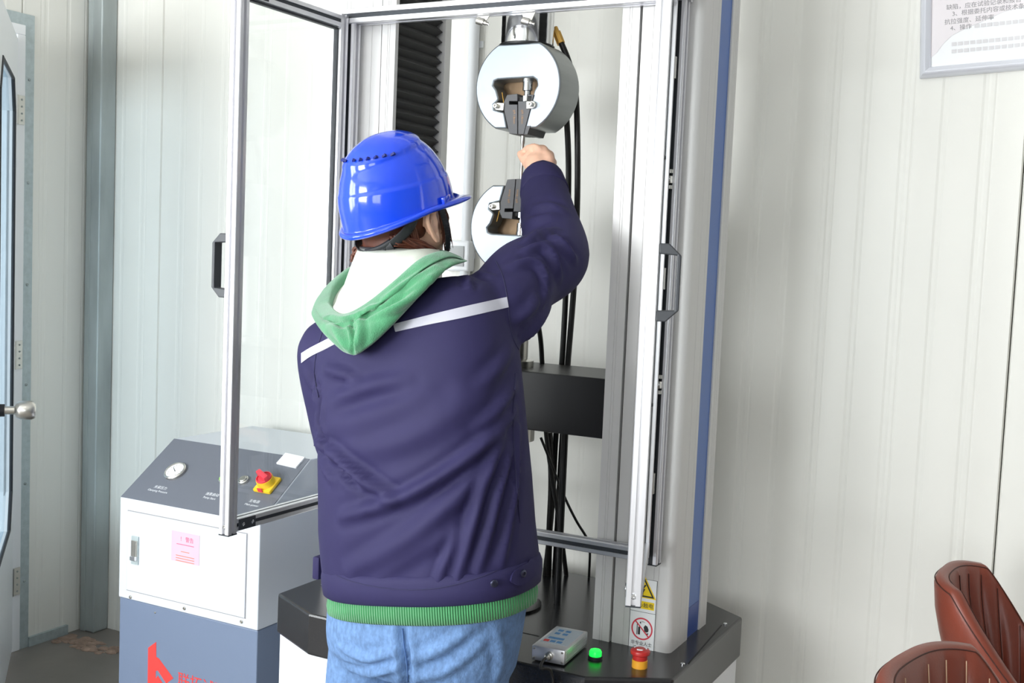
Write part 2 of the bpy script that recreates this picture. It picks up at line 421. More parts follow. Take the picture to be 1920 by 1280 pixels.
g = MB(); P = [lf(u, -.001, z) for u, z in oct_]
for i in range(8): g.tube([P[i], P[(i + 1) % 8]], .006, 8)
g.build('gasket', M_gasket, door)
k = MB().lathe(lf(W_ - .065, 0, 1.0), LN, [(.034, 0), (.034, .006), (.012, .010), (.012, .05), (.022, .055), (.027, .066), (.0275, .095), (.024, .104), (.019, .108), (.0002, .108)])
kn = k.build('door_knob', M_steel, door, True); MB().lathe(lf(W_ - .065, .002, 1.0), LN, [(.018, .0), (.018, .022), (.01, .022)]).build('rosette', M_gasket, kn, True)
for z in (.26, 1.08, 1.94):
    h = MB().cyl(V((WX + .018, DY1 - .004, z - .05)), V((WX + .018, DY1 - .004, z + .05)), .007, 12).box((WX + .012, DY1 + .001, z - .05), (WX + .016, DY1 + .03, z + .05)).build('hinge', M_steel, door)
    for dz in (-.036, -.012, .012, .036): screw((WX + .016, DY1 + .018, z + dz), (1, 0, 0), .0035, M_galv, h)
# steel box post in the corner
cp = empty('corner_post', (-3.33, 3.0, 0), 'galvanised steel box post standing in the room corner', 'post')
pa = atx(184, 600, -3.346); pb = at(157, 600, pa.y)
MB().box((pb.x, pa.y, 0), (-3.346, 3.078, CEIL), .006).build('box_section', M_galv, cp)
MB().box((pb.x + .004, pa.y - .0015, 0), (pb.x + .03, pa.y + .003, CEIL), .001).build('lip', M_galv, cp)
dq = MB()
for k in range(46):
    r = random.uniform(.008, .03); dq.ball((random.uniform(-3.40, -3.12), random.uniform(2.86, 2.95), 0), (r, r * .8, r * .35), None, 8, 5)
d = dq.build('mortar_rubble', mat('mortar', (150, 128, 114), .9, noise=.3, nscale=30), None)
d['kind'] = 'stuff'; tag(d, 'crumbled mortar at the foot of the corner post', 'rubble')
# white conduit with a junction box on the back wall
ct = empty('wall_conduit', at(882, 450, WY - .03), 'white vertical conduit pipe clipped to the back wall', 'pipe')
a = at(882, 250, WY - .02); MB().cyl((a.x, WY - .02, 1.32), (a.x, WY - .02, CEIL), .0165, 20).build('pipe', M_white, ct, True)
for z in (1.5, 2.15): MB().box((a.x - .024, WY - .008, z - .01), (a.x + .024, WY, z + .01)).build('clip', M_white, ct)
bx = empty('switch_box', at(868, 470, WY), 'white wall switch box with a grey cover', 'switch box')
a = at(862, 472, WY - .02); MB().box((a.x - .055, WY - .04, a.z - .06), (a.x + .045, WY, a.z + .035), .006).build('housing', M_white, bx)
MB().box((a.x - .035, WY - .043, a.z - .045), (a.x + .028, WY - .0402, a.z + .018), .001).build('cover', mat('grey_cover', (168, 170, 170), .4), bx)

# ================================================================== framed notice on the back wall
BL = at(1725, 147, WY - .012); ux = (at(1920, 130, WY - .012) - BL).normalized(); uz = V((0, 1, 0)).cross(ux) * -1
uz = ux.cross(V((0, -1, 0))) * -1
if uz.z < 0: uz = -uz
po = empty('framed_notice', BL, 'silver framed notice with grey printed lines hung on the wall', 'notice')
PW, PH = .84, .60
M_frame = mat('silver_white_frame', (236, 238, 246), .3, .25)
def pf(u, v, d=0): return BL + ux * u + uz * v + V((0, -d, 0))
for a, b in (((0, 0), (PW, 0)), ((PW, 0), (PW, PH)), ((PW, PH), (0, PH)), ((0, PH), (0, 0))):
    A, B = V((a[0], a[1], 0)), V((b[0], b[1], 0)); t = (B - A).normalized(); n = V((-t.y, t.x, 0)); ins = .026
    prof = [(0, -.010), (0, .006), (.006, .014), (.014, .016), (.022, .011), (ins, .004), (ins, -.010)]
    r1 = [pf(*(A + n * q + t * q).to_2d(), dd) for q, dd in prof]; r2 = [pf(*(B + n * q - t * q).to_2d(), dd) for q, dd in prof]
    MB().loft([r1, r2]).build('frame_rail', M_frame, po, True)
MB().prism([pf(.02, .02, -.006), pf(PW - .02, .02, -.006), pf(PW - .02, PH - .02, -.006), pf(.02, PH - .02, -.006)], (0, -.004, 0)).build('backing', M_paper, po)
sheet_pts = [(.026, .05), (.04, .062), (.055, .082), (.075, .100), (.105, .114), (.143, .126), (.193, .145), (.243, .153), (.36, .172), (.5, .186), (PW - .03, .20), (PW - .03, PH - .03), (.026, PH - .03)]
MB().prism([pf(u, v, -.0018) for u, v in sheet_pts], (0, -.0012, 0)).build('printed_sheet', mat('notice_sheet', (236, 230, 233), .4), po)
def ptext(body, u, v, size, m=M_greyink): text('lettering', body, size, frame_mat(pf(u, v, -.0004), ux, uz), m, po)
ptext('缺陷，应在试验记录和报告', .061, .166, .0145)
ptext('3、根据委托内容或技术条件', .075, .149, .0145)
ptext('抗拉强度、延伸率', .057, .130, .0145)
ptext('4、操作', .071, .1135, .0145)
# print too faint to read: pale dashes
for v0, u0 in ((.1135, .128), (.074, .075), (.056, .075)):
    for q in range(16): MB().prism([pf(u0 + q * .0145, v0, -.0008), pf(u0 + q * .0145 + .0115, v0, -.0008), pf(u0 + q * .0145 + .0115, v0 + .009, -.0008), pf(u0 + q * .0145, v0 + .009, -.0008)], (0, -.0003, 0)).build('faint_print', M_paleink, po)

# ================================================================== universal testing machine
ZB = .60
tm = empty('testing_machine', (-1.33, 2.6, 0), 'tall grey twin-column tensile testing machine with open safety doors', 'testing machine')
BO = [(-1.87, 2.285), (-1.70, 2.20), (-.951, 2.20), (-.785, 2.30), (-.785, 2.82), (-.951, 2.93), (-1.70, 2.93), (-1.87, 2.84)]
MB().prism([(x, y, .495) for x, y in BO], (0, 0, ZB - .495)).build('table_slab', M_black, tm, False, .006)
MB().prism([(-1.33 + (x + 1.33) * .985, 2.57 + (y - 2.57) * .985, .06) for x, y in BO], (0, 0, .434)).build('plinth', M_white, tm, False, .004)
MB().prism([(-1.33 + (x + 1.33) * .93, 2.57 + (y - 2.57) * .93, 0) for x, y in BO], (0, 0, .06)).build('kick_base', M_black, tm)
for p in ((1280, 1245), (1360, 1170), (605, 1097)): screw(atz(*p, ZB), (0, 0, 1), .005, M_chrome, tm)
a, b = atz(1290, 1243, ZB), atz(1352, 1171, ZB)
MB().prism([a, a + V((.003, 0, 0)), b + V((.003, 0, 0)), b], (0, 0, .0006)).build('cover_seam', M_dark, tm)
a, b = atz(950, 1180, ZB), atz(1010, 1193, ZB); MB().prism([a, b, b + V((0, .004, 0)), a + V((0, .004, 0))], (0, 0, .0006)).build('cover_seam', M_dark, tm)
CT = 2.62
def column(sx):
    """sx=+1 right column, -1 left; outer face at xo, inner edge at xi"""
    xo, xi = (-.847, -1.040) if sx > 0 else (-1.857, -1.665)
    s = 1 if sx > 0 else -1
    cx = lambda d: xo - s * d          # distance inward from the outer face
    y0, y1 = 2.445, 2.712; r = .016
    pts = [(cx(r), y0)]
    # front face from the rounded outer corner inward, with fine grooves and a deep slot
    for d in (.034, .046): pts += [(cx(d), y0), (cx(d + .0006), y0 + .0012), (cx(d + .0018), y0 + .0012), (cx(d + .0024), y0)]
    for d in (.116,): pts += [(cx(d), y0), (cx(d + .0006), y0 + .0012), (cx(d + .0018), y0 + .0012), (cx(d + .0024), y0)]
    pts += [(cx(.1455), y0), (cx(.1455), y0 + .014), (cx(.1505), y0 + .014), (cx(.1505), y0 - .004)]
    for d in (.168, .174): pts += [(cx(d), y0 - .004), (cx(d + .0006), y0 - .0028), (cx(d + .0014), y0 - .0028), (cx(d + .002), y0 - .004)]
    pts += [(xi, y0 - .004), (xi, y0 + .010), (xi + s * .006, y0 + .010), (xi + s * .006, y0 + .012), (xi + s * .085, y0 + .012), (xi + s * .085, y1 - .03), (xi, y1 - .03), (xi, y1)]
    pts += [(cx(.004), y1), (cx(0), y1 - .004)]
    for y in (2.690, 2.676): pts += [(cx(0), y + .002), (cx(.0012), y + .0014), (cx(.0012), y + .0006), (cx(0), y)]
    pts += [(cx(0), 2.655), (cx(.006), 2.655), (cx(.006), 2.566), (cx(0), 2.566)]
    for y in (2.548, 2.508): pts += [(cx(0), y + .002), (cx(.0014), y + .0014), (cx(.0014), y + .0006), (cx(0), y)]
    for k in range(0, 6):
        an = math.pi / 2 * k / 5; pts.append((cx(r - r * math.cos(an)), y0 + r - r * math.sin(an)))
    pts = pts[:-1]
    c = MB().prism([(x, y, ZB) for x, y in pts], (0, 0, CT - ZB)).build('column', M_col, tm, True)
    MB().box((min(cx(.0035), cx(.0062)), 2.5665, ZB + .075), (max(cx(.0035), cx(.0062)), 2.6545, CT - .002)).build('blue_stripe', M_blue, c)['label'] = 'blue vertical stripe'
    MB().box((min(cx(.0035), cx(.0062)), 2.5665, ZB), (max(cx(.0035), cx(.0062)), 2.6545, ZB + .074)).build('blue_stripe', M_bluedk, c)  # darker blue lower end of the stripe
    xs = sorted((cx(.146), cx(.150)))
    MB().box((xs[0], y0 + .009, ZB + .01), (xs[1], y0 + .0145, CT)).build('slot_strip', M_dark, c)
    # pleated bellows in the open inner side
    bm = MB(); z = ZB + .02; rings = []; p = .027; k = 0; xa = xi + s * .03
    while z < CT - .02:
        o = 0 if k % 2 else .013
        x0_, x1_ = sorted((xi + s * .006 - s * (.0 - 0) + s * (0 if k % 2 == 0 else .013), xi + s * .083)); yy0, yy1 = y0 + .016 + (.0 if k % 2 == 0 else .01), y1 - .034 - (0 if k % 2 == 0 else .012)
        rings.append([(x0_, yy0, z), (x1_, yy0, z), (x1_, yy1, z), (x0_, yy1, z)]); z += p / 2; k += 1
    bm.loft(rings).build('bellows', M_bellow, c)
    return c
cr_ = column(1); cl_ = column(-1)
# moving beam with shafts, load cell, rods
MB().box((-1.70, 2.462, 1.078), (-1.005, 2.70, 1.222), .003).build('moving_beam', M_beam, tm)
GX, GY = -1.345, 2.555
MB().lathe((GX, GY, 1.222), (0, 0, 1), [(.052, 0), (.052, .016), (.036, .02), (.036, at(945, 347, 2.497).z - .206 - 1.222)]).build('lower_shaft', M_steel, tm, True)
MB().lathe((GX, GY, 1.078), (0, 0, -1), [(.062, 0), (.062, .045), (.05, .05), (.0002, .05)]).build('load_cell', M_steel, tm, True)
wh = MB().lathe((GX, GY, .905), (0, 0, 1), [(.012, -.02), (.058, -.015), (.06, .012), (.05, .02), (.012, .022)]).build('hand_wheel', M_plastic, tm, True)
MB().cyl((GX, GY, .905), (GX, GY, 1.03), .02).build('spindle', M_steel, tm, True)
MB().cyl((GX, GY, ZB), (GX, GY, .888), .022).build('spindle', M_beam, tm, True)
MB().lathe((GX, GY, ZB), (0, 0, 1), [(.10, 0), (.10, .006), (.07, .01), (.0002, .01)]).build('centre_boss', M_black, tm, True)
# top crosshead above the frame of the picture
MB().box((-1.86, 2.44, 2.62), (-.845, 2.715, 2.80), .006).build('top_crosshead', M_col, tm)
MB().lathe((GX, GY, 2.03), (0, 0, 1), [(.067, 0), (.067, .2), (.060, .202), (.060, .59)]).build('upper_shaft', M_chrome, tm, True)
# wedge grips
def grip(cz, fl):
    gy0, th, R_, F_ = 2.497, .112, .1185, .1035
    c0 = at(970.5, 161, gy0)
    def L(px, py, y=gy0):
        p = at(px, py, gy0); return V((GX + .008 + p.x - c0.x, y, cz + fl * (p.z - c0.z)))
    root = None
    a0 = math.asin(F_ / R_); arc = lambda s, e, n: [(R_ * math.cos(s + (e - s) * k / n), R_ * math.sin(s + (e - s) * k / n)) for k in range(n + 1)]
    cx = GX + .008
    out = [V((cx + x, gy0, cz + fl * z)) for x, z in arc(-a0, a0, 22)] + [V((cx + x, gy0, cz + fl * z)) for x, z in arc(math.pi - a0, math.pi + a0, 22)]
    opening = [(951, 239), (946, 210), (938, 208), (927, 205), (926, 196), (933, 190), (936, 186), (931, 168), (925, 160), (927, 152), (934, 149), (1000, 145), (1007, 150), (1008, 160), (1002, 170), (996, 198), (988, 225), (985, 236)]
    op = [L(*p) for p in opening]; zf = cz - fl * F_; op[0].z = zf; op[-1].z = zf
    pts = out + op
    body = MB().prism(pts, (0, th, 0)).build('grip_body', M_grip, tm, True, .004)
    body.data.materials.append(M_gripside)
    for p in body.data.polygons:
        if abs(p.normal.y) < .5: p.material_index = 1
    MB().box((cx - .075, gy0 + .055, cz - .085), (cx + .07, gy0 + th - .004, cz + .04)).build('wedge_pocket', mat('bronze_pocket', (104, 84, 62), .4, .6), body)
    for jx in ([(953, 178), (972.4, 176), (972.4, 190), (957, 190), (957, 196), (972.4, 196), (972.4, 252), (957, 251), (945, 196)], [(973.6, 190), (973.6, 252), (984, 252), (1003, 178), (990, 177), (990, 181), (999, 181), (998, 190)]):
        jp = [L(*p, gy0 - .004) for p in jx]
        MB().prism(jp, (0, .075, 0)).build('jaw', M_jaw, body, False, .001)
    MB().prism([L(960, 190, gy0 + .004), L(998, 188, gy0 + .004), L(998, 181, gy0 + .004), L(960, 182, gy0 + .004)], (0, .03, 0)).build('jaw_slot', M_dark, body)
    jl = [L(986, 238, gy0 - .004), L(985, 252, gy0 - .004), L(999, 252, gy0 + .03), L(1008, 247, gy0 + .03), L(1006, 240, gy0 + .03)]
    q0 = L(984, 236, gy0 - .002); q1 = L(982, 252, gy0 - .002)
    MB().prism([q0, q1, q1 + V((.012, 0, 0)), q0 + V((.018, 0, 0))], (0, .09, 0)).build('jaw_heel', M_jaw, body)
    # pull rod with collar
    ax = L(984, 170, gy0 + .018); zz = lambda py: L(984, py).z
    MB().lathe((ax.x, ax.y, zz(189)), (0, 0, fl), [(.0002, 0), (.0155, 0), (.0155, .013), (.0085, .013), (.0085, .026), (.0125, .027), (.0125, .048), (.014, .048), (.014, .06)]).build('pull_rod', M_chrome, body, True)
    # clamp pins with lugs
    for (px, py), (qx, qy) in (((936, 200), (948, 201)), ((1001, 197), (990, 198))):
        A = L(px, py, gy0 - .008); B = L(qx, qy, gy0 - .008)
        e = V((A.x - B.x, 0, A.z - B.z)).normalized(); n = V((-e.z, 0, e.x)); hw = .0095
        lug = [B + n * hw, B - n * hw] + [A + (e * math.cos(t) - n * math.sin(t)) * hw for t in [math.pi * k / 8 - 0 for k in range(0, 9)]][::1]
        lug = [B - n * hw, B + n * hw] + [A + e * (hw * math.sin(t)) + n * (hw * math.cos(t)) for t in [math.pi * k / 8 for k in range(9)]]
        lg = MB().prism(lug, (0, .012, 0)).build('clamp_lug', M_steel, body, False, .0015)
        MB().lathe(A + V((0, .002, 0)), (0, -1, 0), [(.0062, 0), (.0062, .013), (.005, .014), (.003, .014), (.003, .010), (.0001, .010)], 14).build('pin', M_steel, lg, True)
    a, b = L(938, 172, gy0 + .012), L(949, 240, gy0 + .012)
    MB().tube([a, a.lerp(b, .5), b], .0016, 8).build('guide_wire', M_brass, body)
    for px in (962.5, 977.5):
        o = L(px + 3.2, 206, gy0 - .0045); up = (L(px + 3.2, 236) - L(px + 3.2, 206)).normalized()
        text('engraving', 'φ9-18mm', .0085, frame_mat(o + V((-.001, 0, 0)), up, V((1, 0, 0)) if fl > 0 else V((-1, 0, 0))), M_gold, body, ext=.0001)
    if fl > 0: MB().lathe((GX, GY, cz + F_), (0, 0, 1), [(.07, 0), (.07, .004), (.066, .006), (.0002, .006)]).build('collar', M_beam, body, True)
    return body
gu = grip(at(970.5, 161, 2.497).z, 1)
zl = at(945, 347, 2.497).z - .1035
gl = grip(zl, -1)
# hoses
def hose(pts, r, name='hose', n=8):
    return MB().tube(smooth_pts(pts, n), r, 10).build(name, M_hose, tm, True)
hz = lambda px, py, y: at(px, py, y)
ft = MB(); a, b = hz(1040, 52, 2.62), hz(1052, 82, 2.62); ft.tube([a, a.lerp(b, .3), a.lerp(b, .3), b], [.008, .008, .011, .011], 8)
ft.build('hose_fitting', M_brass, tm)
hose([hz(1050, 76, 2.62), hz(1066, 115, 2.63), hz(1078, 165, 2.65), hz(1082, 230, 2.68), hz(1083, 330, 2.70), hz(1081, 430, 2.71), hz(1076, 540, 2.72), hz(1064, 690, 2.73), hz(1054, 830, 2.75), hz(1047, 950, 2.77), atz(1040, 1080, ZB - .004)], .0078)
hose([hz(1058, 180, 2.63), hz(1064, 250, 2.66), hz(1066, 340, 2.70), hz(1062, 520, 2.72), hz(1053, 690, 2.73), hz(1042, 820, 2.75), hz(1035, 950, 2.77), atz(1022, 1080, ZB - .004)], .0078)
hose([hz(1008, 600, 2.64), hz(1014, 640, 2.66), hz(1017, 690, 2.68), hz(1024, 810, 2.71), hz(1036, 900, 2.73), hz(1050, 985, 2.76), atz(1062, 1080, ZB - .004)], .0065)
hose([hz(1014, 820, 2.66), hz(1034, 870, 2.68), hz(1058, 930, 2.70), hz(1080, 975, 2.73), hz(1100, 1008, 2.78), hz(1106, 1030, 2.84), atz(1104, 1085, ZB - .004)], .0035)
hose([hz(1030, 810, 2.73), hz(1034, 900, 2.75), hz(1030, 1000, 2.78), atz(1028, 1080, ZB - .004)], .009)
for dx in (-.085, .085): MB().cyl((GX + dx + .03, 2.64, ZB), (GX + dx + .03, 2.64, 1.078), .009).build('guide_rod', M_beam, tm, True)
# fixed front frame of the safety doors
YF = 2.415
fl_, fr_ = -1.838, -.885; zb_, zt_ = .832, 2.098
ff = MB(); extrusion(ff, (fl_ - .015, YF, zt_), (fr_ + .015, YF, zt_), (0, -1, 0), .038, .012, .006); tr = ff.build('top_rail', M_alu, tm)
MB().box((fl_ + .004, YF - .0155, zt_ - .0055), (fr_ - .004, YF - .0125, zt_ + .0055)).build('slot_insert', M_aludark, tr)
ff = MB(); extrusion(ff, (fl_ + .015, YF, zb_), (fr_ - .03, YF, zb_), (0, -1, 0), .030, .010, .006); br = ff.build('bottom_rail', M_alu, tm)
MB().box((fl_ + .016, YF - .0125, zb_ - .0048), (fr_ - .031, YF - .0095, zb_ + .0048)).build('slot_insert', M_aludark, br)
for x in (fl_ + .058, fr_ - .004):
    ff = MB(); extrusion(ff, (x, YF, .815), (x, YF, zt_ - .019), (0, -1, 0), .030, .011, .006); ps = ff.build('frame_post', M_alu, tm)
    MB().box((x - .0053, YF - .0125, .816), (x + .0053, YF - .009, zt_ - .02)).build('slot_insert', M_gasket, ps)
    MB().box((x - .015, YF - .015, .812), (x + .015, YF + .015, .815)).build('end_cap', M_gasket, ps)
px_ = fr_ - .004
for py, kind in ((128, 0), (337, 1), (522, 0), (722, 1), (908, 0)):
    z = at(1240, py, YF - .02).z
    if kind == 0:
        h = MB().box((px_ - .022, YF - .026, z - .024), (px_ + .003, YF - .0155, z + .024), .001).build('hinge', M_steel, tm)
        for dz in (-.014, .014): screw((px_ - .007, YF - .026, z + dz), (0, -1, 0), .0048, M_chrome, h)
    else:
        h = MB().box((px_ - .022, YF - .024, z - .024), (px_ - .004, YF - .0155, z + .022), .001).box((px_ - .006, YF - .026, z - .008), (px_ + .007, YF - .0155, z + .009), .002).build('latch_block', M_steel, tm)
        for dz in (-.016, .019): MB().cyl((px_ + .002, YF - .02, z + dz - .004), (px_ + .002, YF - .02, z + dz + .004), .0055, 12).build('roller', M_steel, h, True)
        screw((px_, YF - .026, z), (0, -1, 0), .005, M_chrome, h)
# ball catches under the top rail
for px in (905, 990):
    a = at(px, 42, YF - .004); c = MB().prism([V((a.x - .02, YF, zt_ - .019)), V((a.x + .016, YF, zt_ - .019)), V((a.x + .002, YF, a.z - .004)), V((a.x - .008, YF, a.z - .004))], (0, .003, 0)).build('catch_plate', M_steel, tm)
    d_ = V((.8, .25, -.25)).normalized(); MB().lathe(a - d_ * .012 + V((0, -.008, 0)), d_, [(.0002, 0), (.0085, .001), (.009, .003), (.009, .019), (.006, .02), (.006, .026), (.004, .026), (.004, .032), (.0002, .032)], 16).build('catch_bolt', M_steel, c, True)
# hinged safety doors: p_h hinge line, direction of the leaf, outward normal
def safety_door(ph, dv, nv, z0, z1, wd, hz_):
    ph, dv, nv = V(ph), V(dv).normalized(), V(nv).normalized(); up = V((0, 0, 1)); s = .030
    q = lambda u, v, z: ph + dv * u + nv * v + up * z
    mb = MB(); extrusion(mb, q(wd - s / 2, 0, z0), q(wd - s / 2, 0, z1), dv, s, .009, .006)
    root = mb.build('safety_door', M_alu, tm)
    root['label'] = 'aluminium framed safety door standing open'
    mb = MB(); extrusion(mb, q(s / 2, 0, z0), q(s / 2, 0, z1), dv, s, .009, .006); mb.build('stile', M_alu, root)
    for z in (z0 + s / 2 + .004, z1 - s / 2 - .004):
        mb = MB(); extrusion(mb, q(s, 0, z), q(wd - s, 0, z), nv, s, .009, .006); mb.build('rail', M_alu, root)
        MB().prism([q(s, -.012, z - .0042), q(wd - s, -.012, z - .0042), q(wd - s, -.012, z + .0042), q(s, -.012, z + .0042)], nv * .003).build('slot_insert', M_aludark, root)
        b = MB().prism([q(wd - s - .062, -.0152, z - .013), q(wd - s - .004, -.0152, z - .013), q(wd - s - .004, -.0152, z + .013), q(wd - s - .062, -.0152, z + .013)], nv * -.002).build('corner_bracket', M_aludark, root)
        for u in (.018, .05): screw(q(wd - s - u, -.0172, z), -nv, .0045, M_chrome, root)
    MB().prism([q(s - .004, -.003, z0 + s), q(wd - s + .004, -.003, z0 + s), q(wd - s + .004, -.003, z1 - s), q(s - .004, -.003, z1 - s)], nv * .005).build('pane', M_glass, root)
    gk = MB()
    gk.prism([q(s, -.006, z0 + s), q(s + .004, -.006, z0 + s), q(s + .004, -.006, z1 - s - .006), q(s, -.006, z1 - s - .006)], nv * .012)
    gk.prism([q(s, -.006, z1 - s - .010), q(wd - s, -.006, z1 - s - .010), q(wd - s, -.006, z1 - s - .006), q(s, -.006, z1 - s - .006)], nv * .012)
    gk.build('pane_gasket', M_gasket, root)
    screw(q(wd + .0, 0, z0 + .018) - dv * .006, dv, .006, M_chrome, root)
    MB().prism([q(wd - s, -s / 2, z0 - .003), q(wd, -s / 2, z0 - .003), q(wd, s / 2, z0 - .003), q(wd - s, s / 2, z0 - .003)], up * .003).build('end_cap', M_gasket, root)
    MB().prism([q(0, -s / 2, z0 - .003), q(s, -s / 2, z0 - .003), q(s, s / 2, z0 - .003), q(0, s / 2, z0 - .003)], up * .003).build('end_cap', M_gasket, root)
    # bow handle on the outer face
    H = .148; c = hz_; o = s / 2; D = .042; uu = wd - s / 2
    outl = [(o, -H / 2), (o + D * .45, -H / 2), (o + D, -H / 2 + .022), (o + D, H / 2 - .022), (o + D * .45, H / 2), (o, H / 2), (o, H / 2 - .02), (o + D - .008, H / 2 - .022), (o + D - .008, -H / 2 + .022), (o, -H / 2 + .02)]
    MB().prism([q(uu - .013, v, c + z) for v, z in outl], dv * .026).build('handle', M_plastic, root, False, .002)
    for dz in (.235, -.235): screw(q(uu, o, c + dz), nv, .0042, M_plastic, root)
    return root
zc = atx(410, 497, -1.83).z
ld_ = safety_door((-1.793, 2.394, 0), (0, -1, 0), (-1, 0, 0), .826, 2.098, .404, zc)
rd_ = safety_door((-.905, 2.392, 0), (.322, -.947, 0), (.947, .322, 0), .838, 2.098, .40, at(1250, 530, 2.02).z)
# warning labels on the right column
def on_col(px, py): return at(px, py, 2.4446)
lb = [on_col(1187, 1083), on_col(1234, 1088), on_col(1229, 1222), on_col(1178, 1211)]
x0 = on_col(1178, 1211).x; x1 = on_col(1233, 1090).x; z0 = on_col(1205, 1217).z; z1 = on_col(1210, 1085).z; zm = on_col(1205, 1147).z
wlb = MB().box((x0, 2.4440, z0), (x1, 2.4449, z1)).build('warning_label', M_paper, tm)
yl = 2.4437; xc = (x0 + x1) / 2; wd_ = x1 - x0
FX = lambda x, z: V((x, yl, z))
def ring2(c, ro, ri, m, n=36):
    r_ = MB(); O = [FX(c[0] + ro * math.cos(2 * math.pi * k / n), c[1] + ro * math.sin(2 * math.pi * k / n)) for k in range(n)]; I = [FX(c[0] + ri * math.cos(2 * math.pi * k / n), c[1] + ri * math.sin(2 * math.pi * k / n)) for k in range(n)]
    r_.loft([O, I, [p + V((0, .0003, 0)) for p in I], [p + V((0, .0003, 0)) for p in O], O], cap=False); return r_
bd = MB()
for a, b, c, d in ((x0, z0, x1, z0 + .0008), (x0, z1 - .0008, x1, z1), (x0, z0, x0 + .0008, z1), (x1 - .0008, z0, x1, z1), (x0, zm - .0004, x1, zm + .0004)): bd.box((a + .001, yl, b), (c - .001, yl + .0003, d))
bd.build('border', M_ink, wlb)
tz = zm + .034; th_ = .046
def tri(s, m, nm, y): MB().prism([V((xc - s * .58, y, tz - s * .0)), V((xc + s * .58, y, tz)), V((xc, y, tz + s))], (0, .0002, 0)).build(nm, m, wlb)
tri(.054, M_signyellow, 'sign_face', yl); 
o_ = [V((xc - .0265, 0, tz + .0025)), V((xc + .0265, 0, tz + .0025)), V((xc, 0, tz + .0485))]; i_ = [V((xc - .0205, 0, tz + .006)), V((xc + .0205, 0, tz + .006)), V((xc, 0, tz + .0415))]
mm = MB(); mm.loft([[p + V((0, yl - .0003, 0)) for p in o_], [p + V((0, yl - .0003, 0)) for p in i_], [p + V((0, yl, 0)) for p in i_], [p + V((0, yl, 0)) for p in o_], [p + V((0, yl - .0003, 0)) for p in o_]], cap=False); mm.build('sign_border', M_ink, wlb)
bolt = [(.002, .032), (-.006, .018), (-.001, .0185), (-.004, .0095), (-.006, .0115), (-.004, .006), (.0005, .0095), (-.002, .010), (.0035, .0215), (-.001, .021), (.006, .031)]
MB().prism([V((xc + a, yl - .0003, tz + b)) for a, b in bolt], (0, .0003, 0)).build('bolt_symbol', M_ink, wlb)
MB().box((x0 + .005, yl, zm + .008), (x1 - .005, yl + .0003, zm + .026)).build('sign_face', M_signyellow, wlb)
FM = lambda x, z: frame_mat((x, yl - .0002, z), (1, 0, 0), (0, 0, 1))
text('lettering', '当心触电', .0125, FM(xc, zm + .0125), M_ink, wlb, 'CENTER', .0001, 1.02)
pc = (xc, zm - .040); ring2(pc, .0265, .0230, M_signred).build('prohibition_ring', M_signred, wlb)
dg = V((1, 0, -1)).normalized(); nn = V((1, 0, 1)).normalized(); C0 = V((pc[0], yl - .0002, pc[1]))
MB().prism([C0 + dg * -.0245 + nn * .0015, C0 + dg * .0245 + nn * .0015, C0 + dg * .0245 - nn * .0015, C0 + dg * -.0245 - nn * .0015], (0, .0003, 0)).build('prohibition_bar', M_signred, wlb)
pic = MB()
for shp in ([(-.013, .012), (-.011, .012), (-.011, -.015), (-.013, -.015)], [(-.0095, .004), (-.0045, .004), (-.0045, -.0145), (-.0095, -.0145)], [(-.006, .0165), (-.003, .016), (-.003, .011), (-.006, .0135)], [(.004, .005), (.008, .0105), (.013, .008), (.0165, .001), (.0155, -.005), (.010, -.007), (.006, -.004)], [(.0105, -.009), (.0165, -.0075), (.0135, -.0155)], [(-.002, .0175), (.004, .0175), (.0075, .0155), (.004, .0168), (-.002, .0165)]):
    pic.prism([V((pc[0] + a, yl, pc[1] + b)) for a, b in shp], (0, .0003, 0))
pic.build('prohibition_symbol', M_ink, wlb)
text('lettering', '非专业人士', .0105, FM(xc, zm - .0785), M_ink, wlb, 'CENTER', .0001, 1.0)
text('lettering', '请勿维修', .0105, FM(xc, zm - .0905), M_ink, wlb, 'CENTER', .0001, 1.0)
# emergency stop and lit button on the table
e = atz(1199, 1250, ZB); es = MB().lathe(e, (0, 0, 1), [(.0175, 0), (.0175, .017), (.0155, .018), (.0002, .018)]).build('emergency_stop', M_orange, tm, True)
es['label'] = 'red mushroom emergency stop button on amber collar'
MB().lathe(e + V((0, 0, .018)), (0, 0, 1), [(.0165, 0), (.0170, .010), (.0215, .013), (.0222, .018), (.021, .021), (.016, .0235), (.0002, .0245)]).build('mushroom_head', M_red, es, True)
for k in range(3):
    A = [e + V((.013 * math.cos(t), .013 * math.sin(t), .0432)) for t in [k * 2.094 + .3 + i * .22 for i in range(6)]]
    MB().tube(A, [.0016] * 5 + [.0004], 6).build('arrow_mark', M_whiteink, es)
gq = atz(1116, 1234, ZB); gb = MB().lathe(gq, (0, 0, 1), [(.0165, 0), (.0165, .006), (.0145, .007), (.0002, .007)]).build('indicator_button', M_gasket, tm, True)
MB().lathe(gq + V((0, 0, .007)), (0, 0, 1), [(.014, 0), (.0142, .009), (.012, .013), (.0002, .0145)]).build('green_lens', M_green_l, gb, True)

